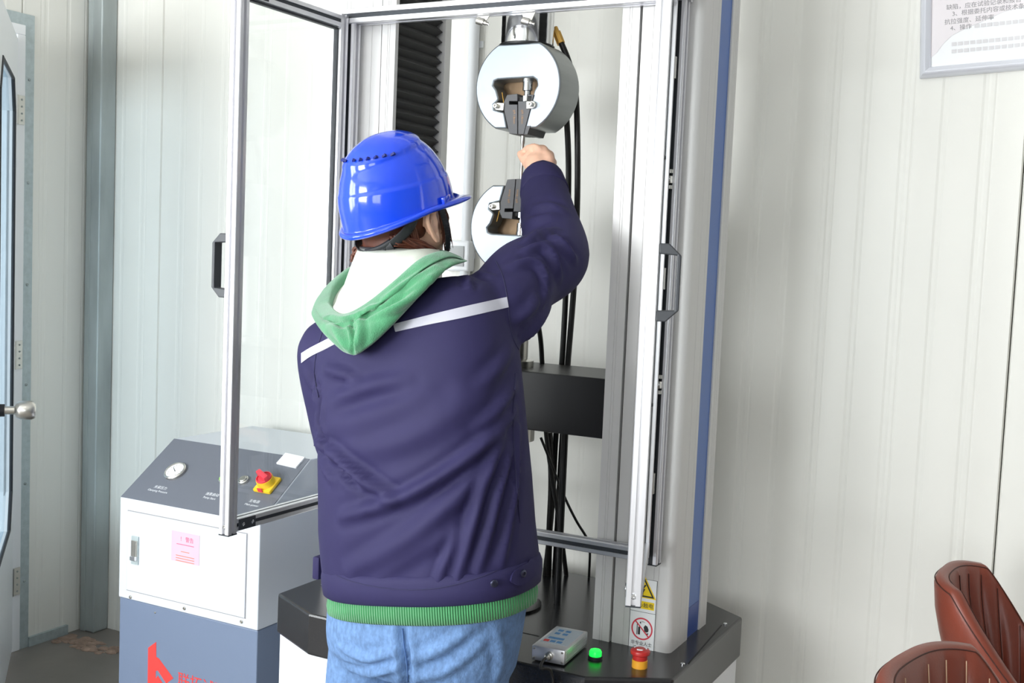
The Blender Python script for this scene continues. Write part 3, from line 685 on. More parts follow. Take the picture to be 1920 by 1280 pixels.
# handheld control box lying on the table
cb0 = atz(1058, 1248, ZB + .003); e1 = (atz(996, 1236, ZB + .003) - cb0); e2 = (atz(1098, 1209, ZB + .003) - cb0)
wv_, lv_ = e1.length, e2.length; e1.normalize(); e2 = (e2 - e1 * e2.dot(e1)).normalized(); hh = .034
pn = empty('control_pendant', cb0, 'silver control box with blue keys lying on black table', 'control box')
PM = frame_mat(cb0 + e1 * wv_, -e1, e2)
MB().box((0, 0, 0), (wv_, lv_, hh), .003, PM).build('housing', M_alu, pn, True)
for k in range(6): MB().box((wv_ - .0002, .008, .007 + k * .004), (wv_ + .0008, lv_ - .008, .009 + k * .004), 0, PM).build('fin', M_alu, pn)
MB().box((.008, .03, hh), (wv_ - .006, lv_ - .012, hh + .0006), 0, PM).build('key_overlay', M_lightkey, pn)
kw = (wv_ - .03) / 3
for r_, cols in enumerate(((0, 1, 2), (.2, 1.0, 1.8), (.35, 1.55), (.35, 1.55))):
    for c_ in cols:
        y_ = .038 + r_ * (lv_ - .065) / 4 + (.012 if r_ > 1 else 0)
        mk = M_redlogo if (r_ == 0 and c_ == 0) else M_bluekey
        MB().box((.012 + c_ * kw * .95, y_, hh + .0006), (.012 + c_ * kw * .95 + kw * .72, y_ + .012, hh + .0012), 0, PM).build('key', mk, pn)
cs = PM @ V((wv_ * .55, 0, hh * .5)); cn_ = -e2
cnn = MB().lathe(cs, cn_, [(.009, 0), (.009, .008), (.007, .009), (.007, .016), (.0045, .018), (.0045, .024)]).build('connector', M_steel, pn, True)
c1 = cs + cn_ * .022
ed = V((c1.x, 2.198, ZB))
MB().tube(smooth_pts([cs + cn_ * .016, c1 + V((0, -.012, .0)), c1 + V((.01, -.045, -.006)), V((c1.x + .025, 2.185, ZB - .002)), V((c1.x + .045, 2.172, ZB - .10)), V((c1.x + .06, 2.17, .35)), V((c1.x + .0, 2.165, .12)), V((c1.x - .05, 2.12, .01)), V((c1.x - .25, 2.1, .006))], 8), .0034, 10).build('cable', M_hose, pn, True)
for u in (.006, wv_ - .006):
    for z in (.006, hh - .006): screw(PM @ V((u, -.0005, z)), cn_, .0025, M_steel, pn)

# ================================================================== hydraulic power unit (cabinet at the left)
X0, X1, Y0, Y1, ZS, ZF, YP, ZT = -2.567, -2.031, 2.40, 2.98, .436, .738, 2.615, .888
hu = empty('hydraulic_cabinet', ((X0 + X1) / 2, 2.7, 0), 'white and blue-grey hydraulic power cabinet with sloping control panel', 'cabinet')
side = [(Y0, ZS), (Y0, ZF), (YP, ZT), (Y1, ZT), (Y1, ZS)]
MB().prism([(X0, y, z) for y, z in side], (X1 - X0, 0, 0)).build('upper_housing', M_cab, hu, False, .003)
MB().box((X0 + .002, Y0 + .003, .05), (X1 - .002, Y1, ZS - .001), .003).build('lower_housing', M_bluegrey, hu)
MB().box((X0 + .03, Y0 + .03, 0), (X1 - .03, Y1 - .03, .05)).build('foot_base', M_gasket, hu)
sl = V((0, YP - Y0, ZT - ZF)); SL = sl.length; sn = V((0, -(ZT - ZF), YP - Y0)).normalized(); sl.normalize()
CPM = frame_mat((X0, Y0, ZF), (1, 0, 0), sl); CW = X1 - X0
MB().box((.002, .002, .0003), (CW - .002, SL - .001, .002), 0, CPM).build('control_panel', M_panel, hu)
def onp(px, py):
    o = V((X0, Y0, ZF)); d = CR * (px - 960) + CD * (py - 640) + CF * FPX; t = (o - CAM).dot(sn) / d.dot(sn); return CAM + d * t
def pl(px, py): p = CPM.inverted() @ onp(px, py); return p.x, p.y
def PP(u, v, h=0): return CPM @ V((u, v, h))
u, v = pl(330, 886); gg = MB().lathe(PP(u, v, .002), sn, [(.034, 0), (.035, .008), (.032, .011), (.030, .011), (.029, .007), (.0002, .007)]).build('pressure_gauge', M_steel, hu, True)
MB().lathe(PP(u, v, .0088), sn, [(.0285, 0), (.0285, .0006), (.0002, .0006)]).build('dial', M_paper, gg)
for k in range(13):
    t = math.radians(225 - k * 22.5); d = V((math.cos(t), math.sin(t), 0)); n = V((-d.y, d.x, 0)) * .0007
    MB().prism([PP(*(V((u, v, 0)) + d * r + n * s_).to_2d(), .0095) for r, s_ in ((.018, 1), (.025, 1), (.025, -1), (.018, -1))], sn * .0003).build('tick', M_greyink, gg)
d = V((math.cos(2.5), math.sin(2.5), 0)); n = V((-d.y, d.x, 0)) * .0012
MB().prism([PP(*(V((u, v, 0)) + d * r + n * s_).to_2d(), .0099) for r, s_ in ((-.006, 1), (.021, .3), (.021, -.3), (-.006, -1))], sn * .0005).build('needle', M_ink, gg)
def button(px, py, lens, r):
    u, v = pl(px, py); b = MB().lathe(PP(u, v, .002), sn, [(r, 0), (r, .008), (r * .82, .010), (r * .8, .007), (.0002, .007)]).build('push_button', M_steel, hu, True)
    MB().lathe(PP(u, v, .009), sn, [(r * .74, 0), (r * .74, .004), (r * .6, .006), (.0002, .006)]).build('cap', lens, b, True)
button(421, 901, mat('green_cap', (150, 205, 110), .4), .016); button(458, 903, M_steel, .016)
u, v = pl(503, 912); SWM = CPM @ Matrix.Translation((u, v, .002))
sw = MB().box((-.031, -.031, 0), (.031, .031, .012), .004, SWM).build('isolator_switch', M_yellow, hu, True); sw['label'] = 'yellow and red rotary isolator switch'
MB().lathe(SWM @ V((0, 0, .012)), sn, [(.027, 0), (.025, .020), (.0002, .020)]).build('collar', M_yellow, sw, True)
MB().lathe(SWM @ V((0, 0, .020)), sn, [(.0235, 0), (.0235, .016), (.021, .017), (.021, .013), (.0002, .013)]).build('rotor', M_red2, sw, True)
MB().box((-.024, -.008, .032), (.028, .008, .050), .004, SWM @ Matrix.Rotation(math.radians(155), 4, 'Z')).build('grip_bar', M_red2, sw, True)
MB().box((-.008, -.034, .008), (.008, -.031, .022), .001, SWM).build('lock_tab', M_red2, sw)
u, v = pl(546, 866); NM = CPM @ Matrix.Translation((u, v, .002)) @ Matrix.Rotation(math.radians(-4), 4, 'Z')
nt_ = MB().box((-.038, -.022, 0), (.038, .024, .006), .001, NM).build('note_card', M_paper, hu)
for k in range(4): MB().box((-.028, .012 - k * .009, .006), (.026 - .006 * (k % 2), .0135 - k * .009, .0064), 0, NM).build('print_line', M_paleink, nt_)
def plabel(px, py, cn, en, s):
    u, v = pl(px, py); M_ = CPM @ Matrix.Translation((u, v, .0022))
    text('lettering', cn, s, M_ @ Matrix.Translation((0, .003, 0)), M_whiteink, hu, 'CENTER', .0001); text('lettering', en, s * .82, M_ @ Matrix.Translation((0, -s * .85, 0)), M_whiteink, hu, 'CENTER', .0001)
plabel(299, 918, '夹紧压力', 'Clamping Pressure', .0125); plabel(396, 931, '油泵启动', 'Pump Start', .0125); plabel(475, 944, '主电源', 'Main power', .0125)
# access door, latch, sticker, screws, logo on the front
fp = lambda px, py: at(px, py, Y0)
a = fp(240, 958); b = fp(465, 1141)
dr = MB().box((X0 + .035, Y0 - .0035, fp(232, 1103).z), (X1 - .045, Y0 + .004, fp(240, 957).z), .001).build('access_door', M_cab, hu)
MB().box((X0 + .0325, Y0 - .0008, fp(232, 1103).z - .0025), (X1 - .0425, Y0 - .0001, fp(240, 957).z + .0025)).build('door_gap', M_greyink, hu)
l0 = fp(250, 1003); l1 = fp(261, 1058); lt = MB().box((l0.x, Y0 - .008, l1.z), (l1.x + .002, Y0 - .003, l0.z), .001).build('latch', M_galv2, dr)
MB().box((l0.x + .003, Y0 - .012, l1.z + .022), (l1.x - .001, Y0 - .008, l0.z - .012), .001).build('lever', M_steel, lt)
MB().box((l0.x + .002, Y0 - .016, l1.z + .012), (l1.x, Y0 - .008, l1.z + .025), .002).build('lock', M_chrome, lt)
s0 = fp(324, 993); s1 = fp(375, 1064)
st = MB().box((s0.x, Y0 - .0045, s1.z + .006), (s1.x, Y0 - .0036, s0.z), 0).build('warning_sticker', M_pink, dr)
W2 = lambda x, z: frame_mat((x, Y0 - .0048, z), (1, 0, 0), (0, 0, 1)); sxm = (s0.x + s1.x) / 2; sh = s0.z - s1.z
text('lettering', '！ 警告', sh * .17, W2(sxm + .006, s0.z - sh * .27), M_pinkink, st, 'CENTER', .0001)
for q, (fz, fw, mk) in enumerate(((.38, .62, M_pinkink), (.60, .30, M_orangeink), (.74, .66, M_orangeink), (.82, .66, M_orangeink), (.90, .66, M_orangeink))):
    hw2 = (s1.x - s0.x) * fw / 2; MB().box((sxm - hw2, Y0 - .0049, s0.z - sh * fz - .0012), (sxm + hw2, Y0 - .0045, s0.z - sh * fz + .0006)).build('print_line', mk, st)
for p in ((245, 1119), (346, 1140), (453, 1165)): screw(fp(*p), (0, -1, 0), .0052, M_steel, hu)
screw(V((X1, Y0 + .09, ZS + .018)), (1, 0, 0), .006, M_chrome, hu); screw(at(291, 1148, Y0 + .003), (0, -1, 0), .003, M_steel, hu)
yl2 = Y0 + .0028
A = lambda px, py: at(px, py, yl2)
logo = [A(278, 1214), A(293, 1203), A(293, 1231), A(298, 1234), A(325, 1271), A(312, 1281), A(296, 1256), A(292, 1258), A(292, 1272), A(296, 1266), A(310, 1288), A(300, 1296), A(277, 1296)]
MB().prism(logo, (0, -.0008, 0)).build('logo', M_redlogo, hu)
t0 = A(333, 1279); text('lettering', '联拓试验', .047, frame_mat(t0 + V((0, -.0005, -.006)), (1, 0, 0), (0, 0, 1)), M_redlogo, hu, 'LEFT', .0003)

# ================================================================== steel test bar in the grips
SY = 2.532; sp = at(980, 268, SY); SX = sp.x
z_up, z_mid, z_lo = at(980, 236, SY).z, at(980, 271, SY).z, at(980, 362, SY).z
MB().lathe((SX, SY, z_lo), (0, 0, 1), [(.0002, 0), (.0055, 0), (.0055, .02), (.0042, .024), (.0042, z_mid - z_lo), (.0056, z_mid - z_lo + .003), (.0056, z_up - z_lo), (.0002, z_up - z_lo)], 16).build('test_bar', M_steel, None, True)
tag(bpy.data.objects['test_bar'], 'thin steel test bar held upright between the two grips', 'test bar')

# ================================================================== person
pe = empty('person', (-1.25, 1.97, 0), 'person in navy work jacket and green hoodie reaching up to the machine', 'person')
up = V((0, 0, 1))
# head frame (looking at the test bar)
HF = V((.34, .94, 0)).normalized(); pt = math.radians(17)
HFp = HF * math.cos(pt) + up * math.sin(pt); HU = up * math.cos(pt) - HF * math.sin(pt); HL = HU.cross(HFp)
HC = at(748, 382, 2.02)                     # centre of the helmet rim
HR = Matrix((HFp, HL, HU)).transposed() * .93; HM = HR.to_4x4(); HM.translation = HC
def hp(x, y, z): return HM @ V((x, y, z))
# joints
shR, elR, wrR = at(918, 566, 2.03), at(1040, 482, 2.27), at(1017, 336, 2.44)
shL, elL, wrL = at(622, 662, 1.95), at(655, 850, 2.0), at(740, 850, 2.27)
neck0, neck1 = at(752, 520, 1.99), hp(-.01, 0, -.10)
pel = at(800, 1130, 1.97); hipL, hipR = at(700, 1200, 1.97), at(872, 1205, 1.99)
kneeL, kneeR = V((hipL.x + .0, 1.97, .46)), V((hipR.x - .005, 1.99, .46))
ankL, ankR = V((hipL.x - .01, 1.93, .075)), V((hipR.x + .01, 1.95, .075))
def limb(mb, pts, rad, n=6, seg=16):
    P = smooth_pts(pts, n); R2 = []
    for i in range(len(pts) - 1):
        for k in range(n): R2.append(rad[i] + (rad[i + 1] - rad[i]) * k / n)
    R2.append(rad[-1]); mb.tube(P, R2, seg); mb.ball(P[0], R2[0], None, 14, 10); mb.ball(P[-1], R2[-1], None, 14, 10)
    return mb
B = MB()
limb(B, [pel, (pel + neck0) / 2, neck0 + V((.0, 0, -.08))], [.12, .12, .11]); limb(B, [neck0 - up * .05, neck0, neck1], [.065, .056, .055])
limb(B, [shL, shL.lerp(shR, .5) - up * .02, shR], [.05, .08, .05])
limb(B, [shR, elR, wrR], [.048, .04, .028]); limb(B, [shL, elL, wrL], [.048, .04, .028])
limb(B, [pel, hipL, kneeL, ankL], [.11, .085, .055, .04]); limb(B, [pel, hipR, kneeR, ankR], [.11, .085, .055, .04])
# head
B.ball(hp(.002, 0, .0), (.098, .078, .105), HR, 28, 20); B.ball(hp(.042, 0, -.075), (.06, .055, .075), HR, 24, 16); B.ball(hp(.06, 0, -.125), (.03, .032, .024), HR)
B.ball(hp(.098, 0, -.06), (.014, .012, .026), HR); B.ball(hp(.104, 0, -.073), (.012, .014, .010), HR)          # nose
B.ball(hp(.085, 0, -.102), (.012, .022, .006), HR); B.ball(hp(.083, 0, -.112), (.011, .019, .006), HR)           # lips
B.ball(hp(.055, .042, -.085), (.028, .022, .03), HR); B.ball(hp(.055, -.042, -.085), (.028, .022, .03), HR)      # cheeks
for s in (1, -1): B.ball(hp(.084, s * .033, -.035), (.012, .016, .008), HR)                                       # eye lids
for s in (1, -1):
    RM = HR @ Matrix.Rotation(s * .35, 3, 'Z')
    B.ball(hp(.018, s * .082, -.050), (.019, .005, .034), RM); B.ball(hp(.024, s * .082, -.078), (.011, .006, .014), RM); B.tube(smooth_pts([hp(.034, s * .086, -.030), hp(.024, s * .093, -.014), hp(.006, s * .099, -.016), hp(-.006, s * .101, -.036), hp(.002, s * .097, -.062), hp(.016, s * .090, -.086), hp(.026, s * .086, -.092)], 4), .0056, 8); B.tube([hp(.012, s * .092, -.035), hp(.008, s * .092, -.052), hp(.018, s * .090, -.066)], .0042, 8)
# right hand closing on the bar
pc_ = at(1011, 309, 2.475)
hd_ = (at(1006, 280, 2.5) - wrR).normalized(); hw_ = (CR - hd_ * CR.dot(hd_)).normalized(); hn_ = hd_.cross(hw_)
B.ball(pc_, (.036, .042, .024), Matrix((hw_, hd_, hn_)).transposed(), 24, 16); limb(B, [wrR, pc_], [.029, .03])
B.ball(at(1028, 303, 2.475), (.018, .032, .02), Matrix((hw_, hd_, hn_)).transposed())
def finger(pts, r): limb(B, [at(*p) for p in pts], [r * 1.08, r, r * .95, r * .8][:len(pts)], 4, 10)
finger([(1014, 290, 2.475), (1006, 277, 2.490), (991, 278, 2.508), (983, 284, 2.520)], .0104)       # index
finger([(1024, 290, 2.478), (1018, 278, 2.505), (1000, 283, 2.535), (992, 298, 2.538)], .0098)      # middle
finger([(1033, 296, 2.482), (1030, 288, 2.512), (1012, 295, 2.54), (1003, 310, 2.536)], .0092)      # ring
finger([(1037, 308, 2.485), (1037, 303, 2.512), (1020, 309, 2.533), (1011, 320, 2.525)], .0082)     # little
B.ball(at(994, 293, 2.494), (.014, .018, .014), Matrix((hw_, hd_, hn_)).transposed())
finger([(999, 320, 2.470), (988, 308, 2.486), (980, 296, 2.503), (975, 288, 2.514)], .0108)         # thumb
# left hand, hidden in front of the body
hl = (wrL - elL).normalized(); lw = hl.cross(up).normalized(); lp = wrL + hl * .06
B.ball(lp, (.038, .045, .02), Matrix((lw, hl, lw.cross(hl))).transposed())
for k, ln in enumerate((.07, .08, .075, .06)):
    b0 = lp + lw * (-.027 + .018 * k) + hl * .03; limb(B, [b0, b0 + hl * ln * .5 - up * .006, b0 + hl * ln * .8 - up * .03], [.009, .0085, .0075], 4, 10)
limb(B, [lp - lw * .03, lp - lw * .055 + hl * .025, lp - lw * .055 + hl * .055], [.012, .0095, .008], 4, 10)
for a in (ankL, ankR): limb(B, [a, a + V((0, .05, -.035)), a + V((0, .14, -.045))], [.038, .032, .026])
bme = remesh(B, .0042, 3, 'body'); body = link('body', bme, M_skin, pe, 'all')
# thumb and index nails
# ---- jacket: one lofted torso with sleeves
def ring(px0, px1, py, Y, b, tilt, n=2.5, seg=44, grow=0):
    c = at((px0 + px1) / 2, py, Y); scl = FPX / (c - CAM).dot(CF); half = (px1 - px0) / 2 / scl + grow; b += grow
    a = math.sqrt(max(half ** 2 - (b * .47) ** 2, 1e-4)) / .882; t = math.radians(tilt); wx = V((math.cos(t), 0, math.sin(t)))
    out = []
    for k in range(seg):
        an = 2 * math.pi * k / seg; cs_, sn_ = math.cos(an), math.sin(an)
        out.append(c + wx * (a * math.copysign(abs(cs_) ** (2 / n), cs_)) + V((0, 1, 0)) * (b * math.copysign(abs(sn_) ** (2 / n), sn_)))
    return out
TR = [(612, 1002, 1100, 1.97, .150, 9), (604, 1004, 1050, 1.97, .158, 9), (600, 996, 985, 1.965, .162, 7), (600, 990, 900, 1.96, .160, 6), (598, 982, 815, 1.96, .156, 6),
      (596, 974, 735, 1.96, .152, 7), (592, 968, 665, 1.965, .146, 9), (596, 956, 612, 1.97, .136, 12), (610, 936, 568, 1.975, .120, 14), (650, 892, 540, 1.98, .095, 14)]
J = MB(); J.loft([ring(*r) for r in TR])
limb(J, [shR.lerp(shL, .18) - up * .02, shR + V((.012, .02, -.012)), shR.lerp(elR, .5), elR, elR.lerp(wrR, .5), wrR.lerp(elR, .02)], [.088, .088, .084, .078, .066, .050], 8, 22)
limb(J, [shL.lerp(shR, .12) - up * .01, shL, shL.lerp(elL, .5) + V((-.012, 0, 0)), elL, elL.lerp(wrL, .55), wrL], [.074, .074, .066, .062, .056, .046], 8, 22)
jme = remesh(J, .0085, 7, 'jacket')
bv = bvh_of(jme)
FL = []
def fold(pts, w, h):
    P = on_surf(bv, [tuple(p[:2]) for p in smooth_pts([V((x, y, 0)) for x, y in pts], 5)])
    if len(P) > 1: FL.append((P, w, h))
fold([(640, 968), (700, 952), (770, 925), (850, 878), (920, 822), (965, 770)], .013, .011)
fold([(655, 1070), (720, 1030), (790, 985), (850, 940), (910, 880)], .017, .008)
fold([(618, 850), (650, 872), (690, 905), (738, 936)], .013, .013)
fold([(632, 872), (650, 890), (668, 905)], .009, -.010)
fold([(700, 1075), (770, 1030), (840, 990)], .02, .006)
fold([(855, 1090), (880, 1010), (905, 920), (945, 820)], .012, .009)
fold([(895, 1070), (915, 1000), (935, 920), (960, 840)], .011, .008)
fold([(940, 1060), (955, 980), (968, 890), (972, 800)], .010, .007)
fold([(820, 1095), (838, 1050), (862, 1000)], .010, .006)
fold([(598, 725), (601, 765), (600, 800), (612, 850)], .010, -.014)
fold([(612, 762), (650, 740), (700, 722), (760, 712)], .016, .006)
fold([(610, 790), (660, 790), (730, 775), (800, 745)], .022, .006)
fold([(640, 830), (720, 830), (800, 800), (880, 750)], .026, .006)
fold([(610, 690), (640, 700), (668, 712)], .012, .007)
fold([(905, 720), (935, 690), (958, 655)], .014, .006)
fold([(900, 800), (935, 770), (965, 720)], .013, .007)
fold([(862, 492), (874, 512), (880, 540)], .008, .006); fold([(885, 500), (905, 515), (925, 520)], .008, .005)
# sleeve folds
fold([(960, 500), (990, 490), (1012, 500), (1022, 530), (1020, 570)], .010, .009)
fold([(985, 470), (1012, 462), (1036, 480), (1050, 520)], .010, .010)
fold([(985, 452), (1010, 440), (1040, 430)], .010, .008); fold([(1035, 440), (1055, 458), (1078, 486)], .010, .009)
fold([(980, 420), (1010, 410), (1045, 400)], .013, .005); fold([(1000, 390), (1030, 385), (1060, 395)], .012, .005)
fold([(965, 600), (990, 585), (1010, 560)], .012, .006); fold([(975, 640), (1000, 620), (1030, 580)], .012, .006)
fold([(575, 700), (590, 730), (604, 770)], .010, .005); fold([(590, 820), (610, 840), (640, 850)], .010, .007); fold([(598, 860), (612, 885), (625, 905)], .009, .006)
folds(jme, FL)
jacket = link('jacket', jme, M_navy, pe, 'all'); jacket['label'] = 'navy twill work jacket'
bv = bvh_of(jme)
# waistband, tab, snaps
def band(rows, thick, m, name, parent, bulge=0):
    """hollow ring of cloth through the rows (each a ring spec)"""
    O = [ring(*r) for r in rows]; I = [ring(*r, grow=-thick) for r in rows]
    return MB().loft(O + I[::-1] + [O[0]], cap=False).build(name, m, parent, 'all')
wbn = band([(614, 1001, 1103, 1.97, .150, 9), (608, 1007, 1098, 1.97, .156, 9), (605, 1009, 1080, 1.97, .160, 9), (604, 1009, 1062, 1.97, .161, 9), (606, 1005, 1050, 1.97, .158, 9), (610, 1002, 1048, 1.97, .153, 9)], .012, M_navy, 'waistband', jacket)
wv3 = bvh_of(wbn.data)
tb = MB(); ribbon(tb, wv3, [(955, 1088), (964, 1070), (999, 1048)], [(957, 1091), (975, 1096), (1000, 1078)], .005, 8, 3, .002); 
try: tb.build('waist_tab', M_navy, wbn, True)
except Exception: pass
for p in ((977, 1074), (925, 1092)):
    h, n = hit(wv3, *p)
    if h is not None: MB().lathe(h + n * .0045, n, [(.0075, 0), (.0075, .003), (.006, .0042), (.0035, .0042), (.0033, .0025), (.0001, .0025)], 14).build('snap', mat('gunmetal_snap', (70, 72, 92), .3, .8), wbn, True)
h = at(604, 1062, 1.95); MB().box(h + V((-.012, -.02, -.025)), h + V((.006, .02, .025)), .004).build('waist_tab', M_navy, wbn, True)
sm = MB(); seam(sm, wv3, [(612, 1068), (660, 1090), (740, 1104), (820, 1102), (900, 1082), (960, 1056)], .0009); sm.build('stitching', M_navyseam, wbn)
# reflective tape, seams
tp = MB(); ribbon(tp, bv, [(738, 608), (800, 592), (870, 575), (950, 557)], [(742, 622), (802, 609), (872, 595), (953, 576)], .002, 10); tp.build('reflective_tape', M_reflect, jacket, True)
tp = MB(); ribbon(tp, bv, [(566, 662), (582, 652), (606, 640), (640, 622)], [(566, 680), (583, 668), (608, 656), (642, 638)], .002, 8); tp.build('reflective_tape', M_reflect, jacket, True)
sm = MB(); seam(sm, bv, [(930, 490), (943, 520), (951, 560), (955, 600), (962, 635), (978, 664)]); sm.build('armhole_seam', M_navyseam, jacket)
sm = MB(); seam(sm, bv, [(606, 620), (594, 660), (590, 700), (597, 745)]); sm.build('armhole_seam', M_navyseam, jacket)
sm = MB(); seam(sm, bv, [(966, 700), (962, 800), (968, 900), (975, 980)]); sm.build('side_seam', M_navyseam, jacket)
# right cuff
cdir = (wrR - elR).normalized(); cpos = wrR - cdir * .055
cuf = MB().tube([cpos, cpos + cdir * .004, cpos + cdir * .055, cpos + cdir * .062, cpos + cdir * .060, cpos + cdir * .02], [.0555, .0585, .0515, .049, .043, .043], 28).build('cuff', M_navy, jacket, 'all')
cdl = (wrL - elL).normalized(); MB().tube([wrL - cdl * .03, wrL + cdl * .02, wrL + cdl * .025, wrL + cdl * .02], [.051, .049, .046, .038], 24).build('cuff', M_navy, jacket, 'all')
# ---- hoodie: rib hem below the jacket
hoodie = band([(626, 990, 1085, 1.97, .140, 9), (616, 1000, 1105, 1.97, .150, 9), (614, 1002, 1118, 1.97, .153, 9), (616, 1000, 1134, 1.97, .150, 9), (622, 992, 1138, 1.97, .142, 9)], .012, M_rib, 'hoodie', pe)
hoodie['label'] = 'green hooded sweatshirt worn under the jacket'
# ---- hood lying on the back: outer cloth, rim band, pale lining
loop = [(608, 572, 1.92), (626, 592, 1.845), (650, 592, 1.815), (690, 570, 1.815), (740, 530, 1.83), (790, 488, 1.865), (830, 474, 1.92), (850, 484, 1.98), (838, 474, 2.05), (800, 470, 2.10), (745, 478, 2.12), (690, 490, 2.11), (648, 508, 2.06), (618, 540, 1.99)]
LP = [at(*p) for p in loop]; LPs = smooth_pts(LP + [LP[0]], 5)[:-1]; nl = len(LPs)
cen = sum(LPs, V()) / nl
low = [(606, 602, 1.90), (632, 648, 1.83), (662, 672, 1.79), (692, 656, 1.785), (738, 612, 1.80), (786, 560, 1.83), (828, 512, 1.88), (856, 492, 1.96), (842, 500, 2.05), (800, 505, 2.10), (745, 510, 2.12), (690, 515, 2.11), (640, 540, 2.06), (610, 570, 1.98)]
LW = smooth_pts([at(*p) for p in low] + [at(*low[0])], 5)[:-1]
def outw(p, c, d): return p + ((p - c) * V((1, 1, 0))).normalized() * d if False else p + V(((p - c).x, (p - c).y, 0)).normalized() * d
rings_ = []
inner = [p.lerp(cen, .10) for p in LPs]
rings_.append([p - up * .02 for p in [q.lerp(cen, .14) for q in LPs]]); rings_.append(inner); rings_.append([outw(p, cen, -.004) + up * .006 for p in LPs]); rings_.append([outw(p, cen, .004) + up * .003 for p in LPs])
for t, d in ((.10, .020), (.20, .021), (.235, .008), (.27, .018), (.42, .026), (.58, .028), (.74, .022), (.88, .012), (1, 0)):
    rings_.append([outw(a.lerp(b, t), cen, d) for a, b in zip(LPs, LW)])
rings_.append([p.lerp(sum(LW, V()) / nl, .5) + V((0, .03, 0)) for p in LW])
def clear_of(p, m_):
    lo_, no_, _i, _d = bv.find_nearest(p); k_ = (p - lo_).dot(no_)
    return p + no_ * (m_ - k_) if (k_ < m_ and no_.y < .5) else p
for i_ in range(4, len(rings_) - 1): rings_[i_] = [clear_of(p, .004 if i_ in (6, len(rings_) - 2) else .016) for p in rings_[i_]]
hb = MB(); hb.loft(rings_, cap=False); hme = hb.mesh('hood')
o_ = bpy.data.objects.new('t', hme); COL.objects.link(o_); ss = o_.modifiers.new('s', 'SUBSURF'); ss.levels = 2
hm2 = bpy.data.meshes.new_from_object(o_.evaluated_get(bpy.context.evaluated_depsgraph_get())); bpy.data.objects.remove(o_)
bh = bvh_of(hm2); FL = []
def hfold(pts, w, h):
    P = on_surf(bh, [tuple(p[:2]) for p in smooth_pts([V((x, y, 0)) for x, y in pts], 5)])
    if len(P) > 1: FL.append((P, w, h))
hfold([(672, 595), (715, 580), (760, 555), (800, 528)], .007, -.007); hfold([(690, 585), (740, 575), (790, 535), (825, 505)], .010, .006)
hfold([(658, 600), (661, 630), (661, 668)], .004, -.005); hfold([(612, 596), (640, 606), (668, 598)], .007, -.007); hfold([(672, 590), (676, 620), (668, 650)], .009, .005)
hfold([(620, 610), (636, 630), (650, 655)], .009, .005); hfold([(720, 560), (770, 528), (820, 495)], .008, .004)
folds(hm2, FL)
hood = link('hood', hm2, M_hood, hoodie, 'all'); hood['label'] = 'green velour hood hanging on the back'
nk = [at(752, 478, 2.02) + V((.085 * math.cos(2 * math.pi * k / nl), .075 * math.sin(2 * math.pi * k / nl), 0)) for k in range(nl)]
ang = [math.atan2((p - cen).y, (p - cen).x) for p in LPs]
nk = [at(748, 476, 2.02) + V((.088 * math.cos(a), .078 * math.sin(a), .012)) for a in ang]
rl = [[q.lerp(cen, .06) - up * .012 for q in LPs], [q.lerp(cen, .16) - up * .018 for q in LPs]]
for t, s_ in ((.35, -.012), (.6, .0), (.85, .004), (1, 0)): rl.append([a.lerp(cen, .16).lerp(b, t) + up * s_ for a, b in zip(LPs, nk)])
rl = [[clear_of(p, .008) for p in q] for q in rl]; rl.append([p - up * .05 for p in nk])
MB().loft(rl, cap=False).build('hood_lining', M_lining, hoodie, 'all')
# ---- jeans
JN = MB()
JN.loft([ring(614, 984, 1060, 1.97, .128, 6, 2.3), ring(612, 984, 1130, 1.97, .140, 6, 2.3), ring(610, 974, 1185, 1.975, .145, 3, 2.3), ring(612, 964, 1225, 1.98, .135, 0, 2.3), ring(630, 945, 1255, 1.98, .10, 0, 2.3)])
for hip, kn, an, c0 in ((hipL, kneeL, ankL, 700), (hipR, kneeR, ankR, 866)):
    limb(JN, [at(c0, 1190, 1.975), at(c0 - (10 if c0 < 800 else -4), 1290, 1.98), kn, an + up * .01], [.092, .093, .075, .066], 6, 24)
jn = remesh(JN, .0085, 6, 'jeans'); bj = bvh_of(jn); FL = []
def jf(pts, w, h):
    P = on_surf(bj, [tuple(p[:2]) for p in smooth_pts([V((x, y, 0)) for x, y in pts], 5)])
    if len(P) > 1: FL.append((P, w, h))
jf([(752, 1150), (756, 1200), (762, 1240), (764, 1290)], .010, -.012); jf([(640, 1215), (690, 1235), (745, 1220)], .010, .006); jf([(650, 1250), (700, 1262), (750, 1245)], .010, .006)
jf([(775, 1235), (830, 1215), (890, 1170)], .012, .006); jf([(780, 1270), (840, 1255), (910, 1200)], .012, .005); jf([(930, 1180), (940, 1230), (930, 1280)], .012, .005)
folds(jn, FL)
jeans = link('jeans', jn, M_jean, pe, 'all')
bj = bvh_of(jn); sm = MB(); seam(sm, bj, [(754, 1178), (757, 1210), (763, 1250), (764, 1290)], .0011); sm.build('seam', mat('denim_seam', (88, 120, 168), .8), jeans)
for a in (ankL, ankR):
    S = MB(); S.ball(a + V((0, -.02, -.03)), (.042, .055, .044)); S.ball(a + V((0, .07, -.040)), (.044, .09, .033)); S.ball(a + V((0, .13, -.046)), (.042, .05, .027))
    me = remesh(S, .007, 4, 'shoe')
    for v in me.vertices: v.co.z = max(v.co.z, .004)
    link('shoe', me, M_shoe, pe, 'all')
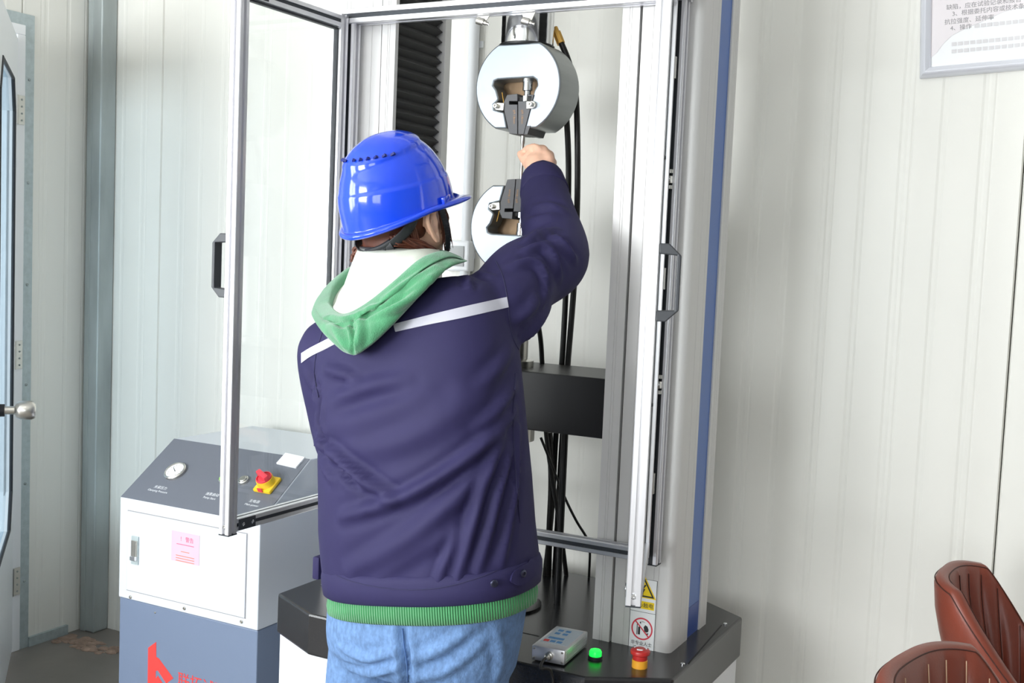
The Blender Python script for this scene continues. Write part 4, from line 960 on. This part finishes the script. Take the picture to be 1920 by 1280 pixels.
# ---- hair
HH = MB(); HH.ball(hp(-.022, 0, -.012), (.094, .083, .098), HR, 24, 16); HH.ball(hp(-.055, 0, -.075), (.05, .068, .045), HR)
HH.ball(hp(.03, 0, .01), (.07, .079, .05), HR)
hrm = remesh(HH, .006, 4, 'hair')
hx = MB(); hx.bm.from_mesh(hrm)
random.seed(3)
def strand(p0, p1, p2, r): hx.tube(smooth_pts([p0, p1, p2], 5), [r] * 8 + [r * .6, r * .4, r * .2], 5)
for k in range(150):
    t = random.uniform(-1, 1); y0 = -.078 * abs(t) ** .6 * (1 if t > 0 else -1); x0_ = -.10 * math.sqrt(max(0, 1 - (y0 / .085) ** 2)) + .012
    j_ = lambda s: random.uniform(-s, s)
    a = hp(x0_ + j_(.006), y0, -.02 + j_(.012)); b = hp(x0_ * .95 + .006 + j_(.008), y0 * 1.0 + j_(.004), -.07 + j_(.012)); c = hp(x0_ * .8 + .015 + j_(.012), y0 * .9 + j_(.01), -.125 + j_(.016)); strand(a, b, c, random.uniform(.0016, .0035))
for k in range(70):     # swept past the ear on the near side
    j_ = lambda s: random.uniform(-s, s)
    a = hp(-.07 + j_(.018), -.062 + j_(.01), -.065 + j_(.014)); b = hp(-.02 + j_(.012), -.080 + j_(.005), -.098 + j_(.010)); c = hp(.036 + j_(.016), -.072 + j_(.008), -.140 + j_(.014)); strand(a, b, c, random.uniform(.0016, .0034))
for k in range(34):     # temple
    j_ = lambda s: random.uniform(-s, s)
    a = hp(.060 + j_(.018), -.070, -.005 + j_(.008)); b = hp(.066 + j_(.012), -.069 + j_(.003), -.045 + j_(.01)); c = hp(.066 + j_(.014), -.063 + j_(.004), -.105 + j_(.03)); strand(a, b, c, random.uniform(.0012, .0026))
bc = at(678, 474, 1.995)
for k in range(80):     # gathered tail at the nape
    j_ = lambda s: random.uniform(-s, s)
    a = at(702, 462, 1.99) + V((j_(.012), j_(.014), j_(.012))); b = bc + V((j_(.012), j_(.014), j_(.012))); c = at(666, 486, 1.985) + V((j_(.010), j_(.012), j_(.008))); strand(a, b, c, random.uniform(.002, .0045))
hair = hx.build('hair', M_hair, pe, 'all')
# ---- hard hat
hh_ = empty('hard_hat', HC, 'glossy royal blue safety helmet worn by the person', 'helmet')
def helm(t, e, off=0):
    """t azimuth (0 = front), e elevation in degrees"""
    c_, s_ = math.cos(t), math.sin(t); ax_ = .134 if c_ > 0 else .146; ay_ = .113
    er = math.radians(max(e, 0)); rr = max(math.cos(er), 0) ** .82; zz = .158 * math.sin(er) ** .95 if e > 0 else 0
    x, y = ax_ * c_ * rr, ay_ * s_ * rr
    back = max(0, -c_); drop = -.010 - .026 * back ** 1.2
    if e <= 0: zz = drop * (-e / 10)
    # raised crown plate, mid ledge
    edge = 50 + 10 * c_; k = 1 / (1 + math.exp(-(e - edge) * 1.1)); d = .0055 * k - .0022 / (1 + math.exp(-(e - 17) * 1.6))
    rid = math.exp(-(y / .022) ** 2) * (1 if e > 40 else 0) * .004 * min(1, max(0, (e - 40) / 15))
    nrm = V((x / ax_ ** 2, y / ay_ ** 2, max(zz, 0) / .158 ** 2)); nrm = nrm.normalized() if nrm.length > 0 else V((0, 0, 1))
    p = V((x, y, zz)) + nrm * (d + rid + off)
    return HM @ p, HR @ nrm
NT = 96; els = [-10, -8, -5, 0, 4, 8, 12, 14, 15, 16, 17, 18, 19, 20, 24, 28, 32, 36, 40, 42, 44, 46, 48, 50, 52, 54, 56, 58, 60, 62, 64, 68, 72, 76, 80, 84, 87, 89.2]
tt = [2 * math.pi * k / NT for k in range(NT)]
hrings = [[helm(t, e)[0] for t in tt] for e in els]
def lip(t, out, dz):
    p, n = helm(t, -10); c_ = math.cos(t); fr = max(0, c_) ** 2.2
    d = HR @ V((math.cos(t) * .9 if c_ > 0 else math.cos(t), math.sin(t), 0)).normalized()
    return p + d * (out * (1 + 3.8 * fr)) + HU * (dz - .012 * fr * (out > .002) + .004 * fr)
pre = [[lip(t, .000, -.010) for t in tt], [lip(t, .006, -.010) for t in tt], [lip(t, .0105, -.006) for t in tt], [lip(t, .0105, -.002) for t in tt], [lip(t, .006, .0015) for t in tt], [lip(t, .0008, .002) for t in tt]]
ins_ = [[HC + (p - HC) * .97 for p in hrings[k]] for k in (6, 2, 0)]
MB().loft(ins_ + pre + hrings).build('shell', M_helmet, hh_, 'all')
for s in (1, -1):       # vent slots along the crown edge
    for k in range(6):
        t = s * (math.pi - .16 - k * .19); e = 47.5
        p, n = helm(t, e, -.001); q = (helm(t + .01, e)[0] - p).normalized(); r_ = n.cross(q)
        MB().box((-.0085, -.0026, -.004), (.0085, .0026, .0018), .0005, Matrix((q, r_, n)).transposed().to_4x4() if False else frame_mat(p, q, r_)).build('vent_slot', M_helmetdk, hh_)
# side clip
p, n = helm(-1.15, -3, .002); q = (helm(-1.05, -3)[0] - p).normalized()
MB().box((-.022, -.007, -.004), (.022, .007, .003), .002, frame_mat(p, q, n.cross(q))).build('slot_clip', M_helmet, hh_, True)
hb_ = BVHTree.FromPolygons([v.co.copy() for v in hair.data.vertices] + [v.co.copy() for v in bme.vertices], [tuple(p_.vertices) for p_ in hair.data.polygons] + [tuple(i_ + len(hair.data.vertices) for i_ in p_.vertices) for p_ in bme.polygons])
def strap_band(A, B_, lift, name, m, n=10):
    mb = MB(); ribbon(mb, hb_, A, B_, lift, n, 3, -.001); return mb.build(name, m, hh_, True)
# nape band with ratchet, chin strap (curves standing just off the head)
def flat(pts, w, th, name, m, up_):
    P = smooth_pts(pts, 8); return MB().tube(P, [(w, th)] * len(P), 12, ref=up_).build(name, m, hh_, True)
nb = flat([hp(-.020, -.090, -.012), hp(-.052, -.087, -.046), hp(-.096, -.055, -.078), hp(-.112, 0, -.088), hp(-.096, .055, -.078), hp(-.052, .087, -.046), hp(-.020, .090, -.012)], .0115, .0028, 'nape_band', M_strap, HU)
rt = flat([hp(-.088, -.0665, -.071), hp(-.102, -.045, -.081), hp(-.112, -.02, -.087), hp(-.1145, .0, -.089)], .0125, .005, 'ratchet', M_strap, HU)
for k in range(9):
    p = hp(-.098 - k * .0012, -.052 + k * .0035, -.079 - .0008 * k); MB().box((-.0006, -.006, -.0058), (.0006, .006, .0058), 0, HM @ Matrix.Translation((-.1025 - k * .0011, -.051 + k * .0035, -.080 - .0007 * k))).build('ratchet_rib', M_strap, rt)
flat([hp(.046, -.0905, -.004), hp(.050, -.089, -.035), hp(.060, -.080, -.080), hp(.062, -.062, -.125), hp(.050, -.035, -.158), hp(.048, 0, -.162), hp(.050, .035, -.158), hp(.062, .062, -.125), hp(.060, .080, -.080), hp(.046, .0905, -.004)], .0022, .0075, 'chin_strap', M_strap, V(HR @ V((0, -1, 0))))
for k in range(22):
    t = k / 21; P = smooth_pts([hp(.046, -.0918, -.008), hp(.050, -.0905, -.035), hp(.060, -.0815, -.080), hp(.062, -.0635, -.125)], 7); p = P[min(int(t * 21), len(P) - 1)]
    d = HR @ V((1, 0, -.12)); MB().tube([p - d * .0075, p + d * .0075], .0013, 6).build('strap_rib', M_strap, hh_)

# ================================================================== two leather chairs
def chair(bx, by, bz, fdir, label, near):
    f_ = V(fdir).normalized(); l_ = up.cross(f_); c0 = atz(bx, by, bz) + f_ * .20; c0.z = 0
    CM = Matrix((f_, l_, up)).transposed().to_4x4(); CM.translation = c0
    root = empty('tub_chair', c0, label, 'chair', 'brown leather tub chairs')
    NS, ch = 121, 13; topz = bz
    def plan(th, r):
        c_, s_ = math.cos(th), math.sin(th); n = 2.7
        return V((-r * .96 * math.copysign(abs(c_) ** (2 / n), c_), r * (1.02 if near else .80) * math.copysign(abs(s_) ** (2 / n), s_), 0))
    rows = []; stl = [[] for _ in range(ch + 1)]; rimo, rimi = [], []
    for i in range(NS):
        a = -1 + 2 * i / (NS - 1); th = math.radians(104) * a; w_ = abs(a)
        ht = topz - .012 * (w_ / .45) ** 2 if w_ < .45 else topz - .012 - .27 * ((w_ - .45) / .55) ** 1.25
        fade = 1; cyc = abs(math.sin((a + 1) / 2 * ch * math.pi)); tuft = .012 * cyc ** .6
        zb = .43; sec = []
        def rad(z, base): return base - .100 + .128 * ((z - zb) / .42) ** .9 - .018 * max(0, (z - topz + .12) / .12) ** 2
        for z in np.linspace(zb, ht - .02, 9): sec.append(plan(th, rad(z, .215)) + V((0, 0, z)))
        ro, ri = rad(ht - .02, .215), rad(ht - .02, .215 - .034)
        sec.append(plan(th, ro - .004) + V((0, 0, ht - .006))); sec.append(plan(th, (ro + ri) / 2 + .008) + V((0, 0, ht))); sec.append(plan(th, (ro + ri) / 2 - .008) + V((0, 0, ht - .0015)))
        sec.append(plan(th, ri + .003) + V((0, 0, ht - .008)))
        rimo.append(plan(th, ro - .001) + V((0, 0, ht - .010))); rimi.append(plan(th, ri + .0035) + V((0, 0, ht - .0065)))
        for k, z in enumerate(np.linspace(ht - .024, zb, 10)):
            e_ = min(1, (k + .6) / 2); sec.append(plan(th, rad(z, .215 - .034) - tuft * e_) + V((0, 0, z)))
        rows.append([CM @ p for p in sec])
    sh_ = MB().loft(rows).build('backrest', M_leather, root, 'all')
    for q in range(1, ch):
        a = -1 + 2 * q / ch; i = round((a + 1) / 2 * (NS - 1)); pts = [rows[i][k] + (CM.to_3x3() @ V((.001, 0, 0))) for k in range(13, 23)]
        MB().tube(pts, .0011, 5).build('stitch_line', M_thread if near else M_threaddk, sh_)
    for rr in (rimo, rimi): MB().tube([CM @ p for p in rr], .0013, 5).build('rim_seam', M_threaddk, sh_)
    MB().loft([[CM @ (plan(2 * math.pi * k / 40, r) * 1.0 + V((.03, 0, z))) for k in range(40)] for r, z in ((.12, .395), (.16, .40), (.175, .43), (.17, .465), (.15, .48), (.05, .485))]).build('seat', M_leather, root, 'all')
    MB().lathe(c0 + up * .03, up, [(.03, 0), (.03, .18), (.02, .19), (.02, .35), (.10, .36), (.10, .37)]).build('pedestal', M_chrome, root, True)
    for k in range(4):
        a = k * math.pi / 2 + .5; d = V((math.cos(a), math.sin(a), 0)); MB().tube([c0 + up * .05, c0 + d * .15 + up * .04, c0 + d * .27 + up * .014], [.017, .014, .012], 10).build('leg', M_chrome, root, True)
    return root
chair(1778, 1062, .86, (.995, -.10, 0), 'brown leather tub chair with dark seams, nearer the back wall', False)
chair(1702, 1226, .86, (.97, -.24, 0), 'brown leather tub chair with pale stitching along its channels', True)
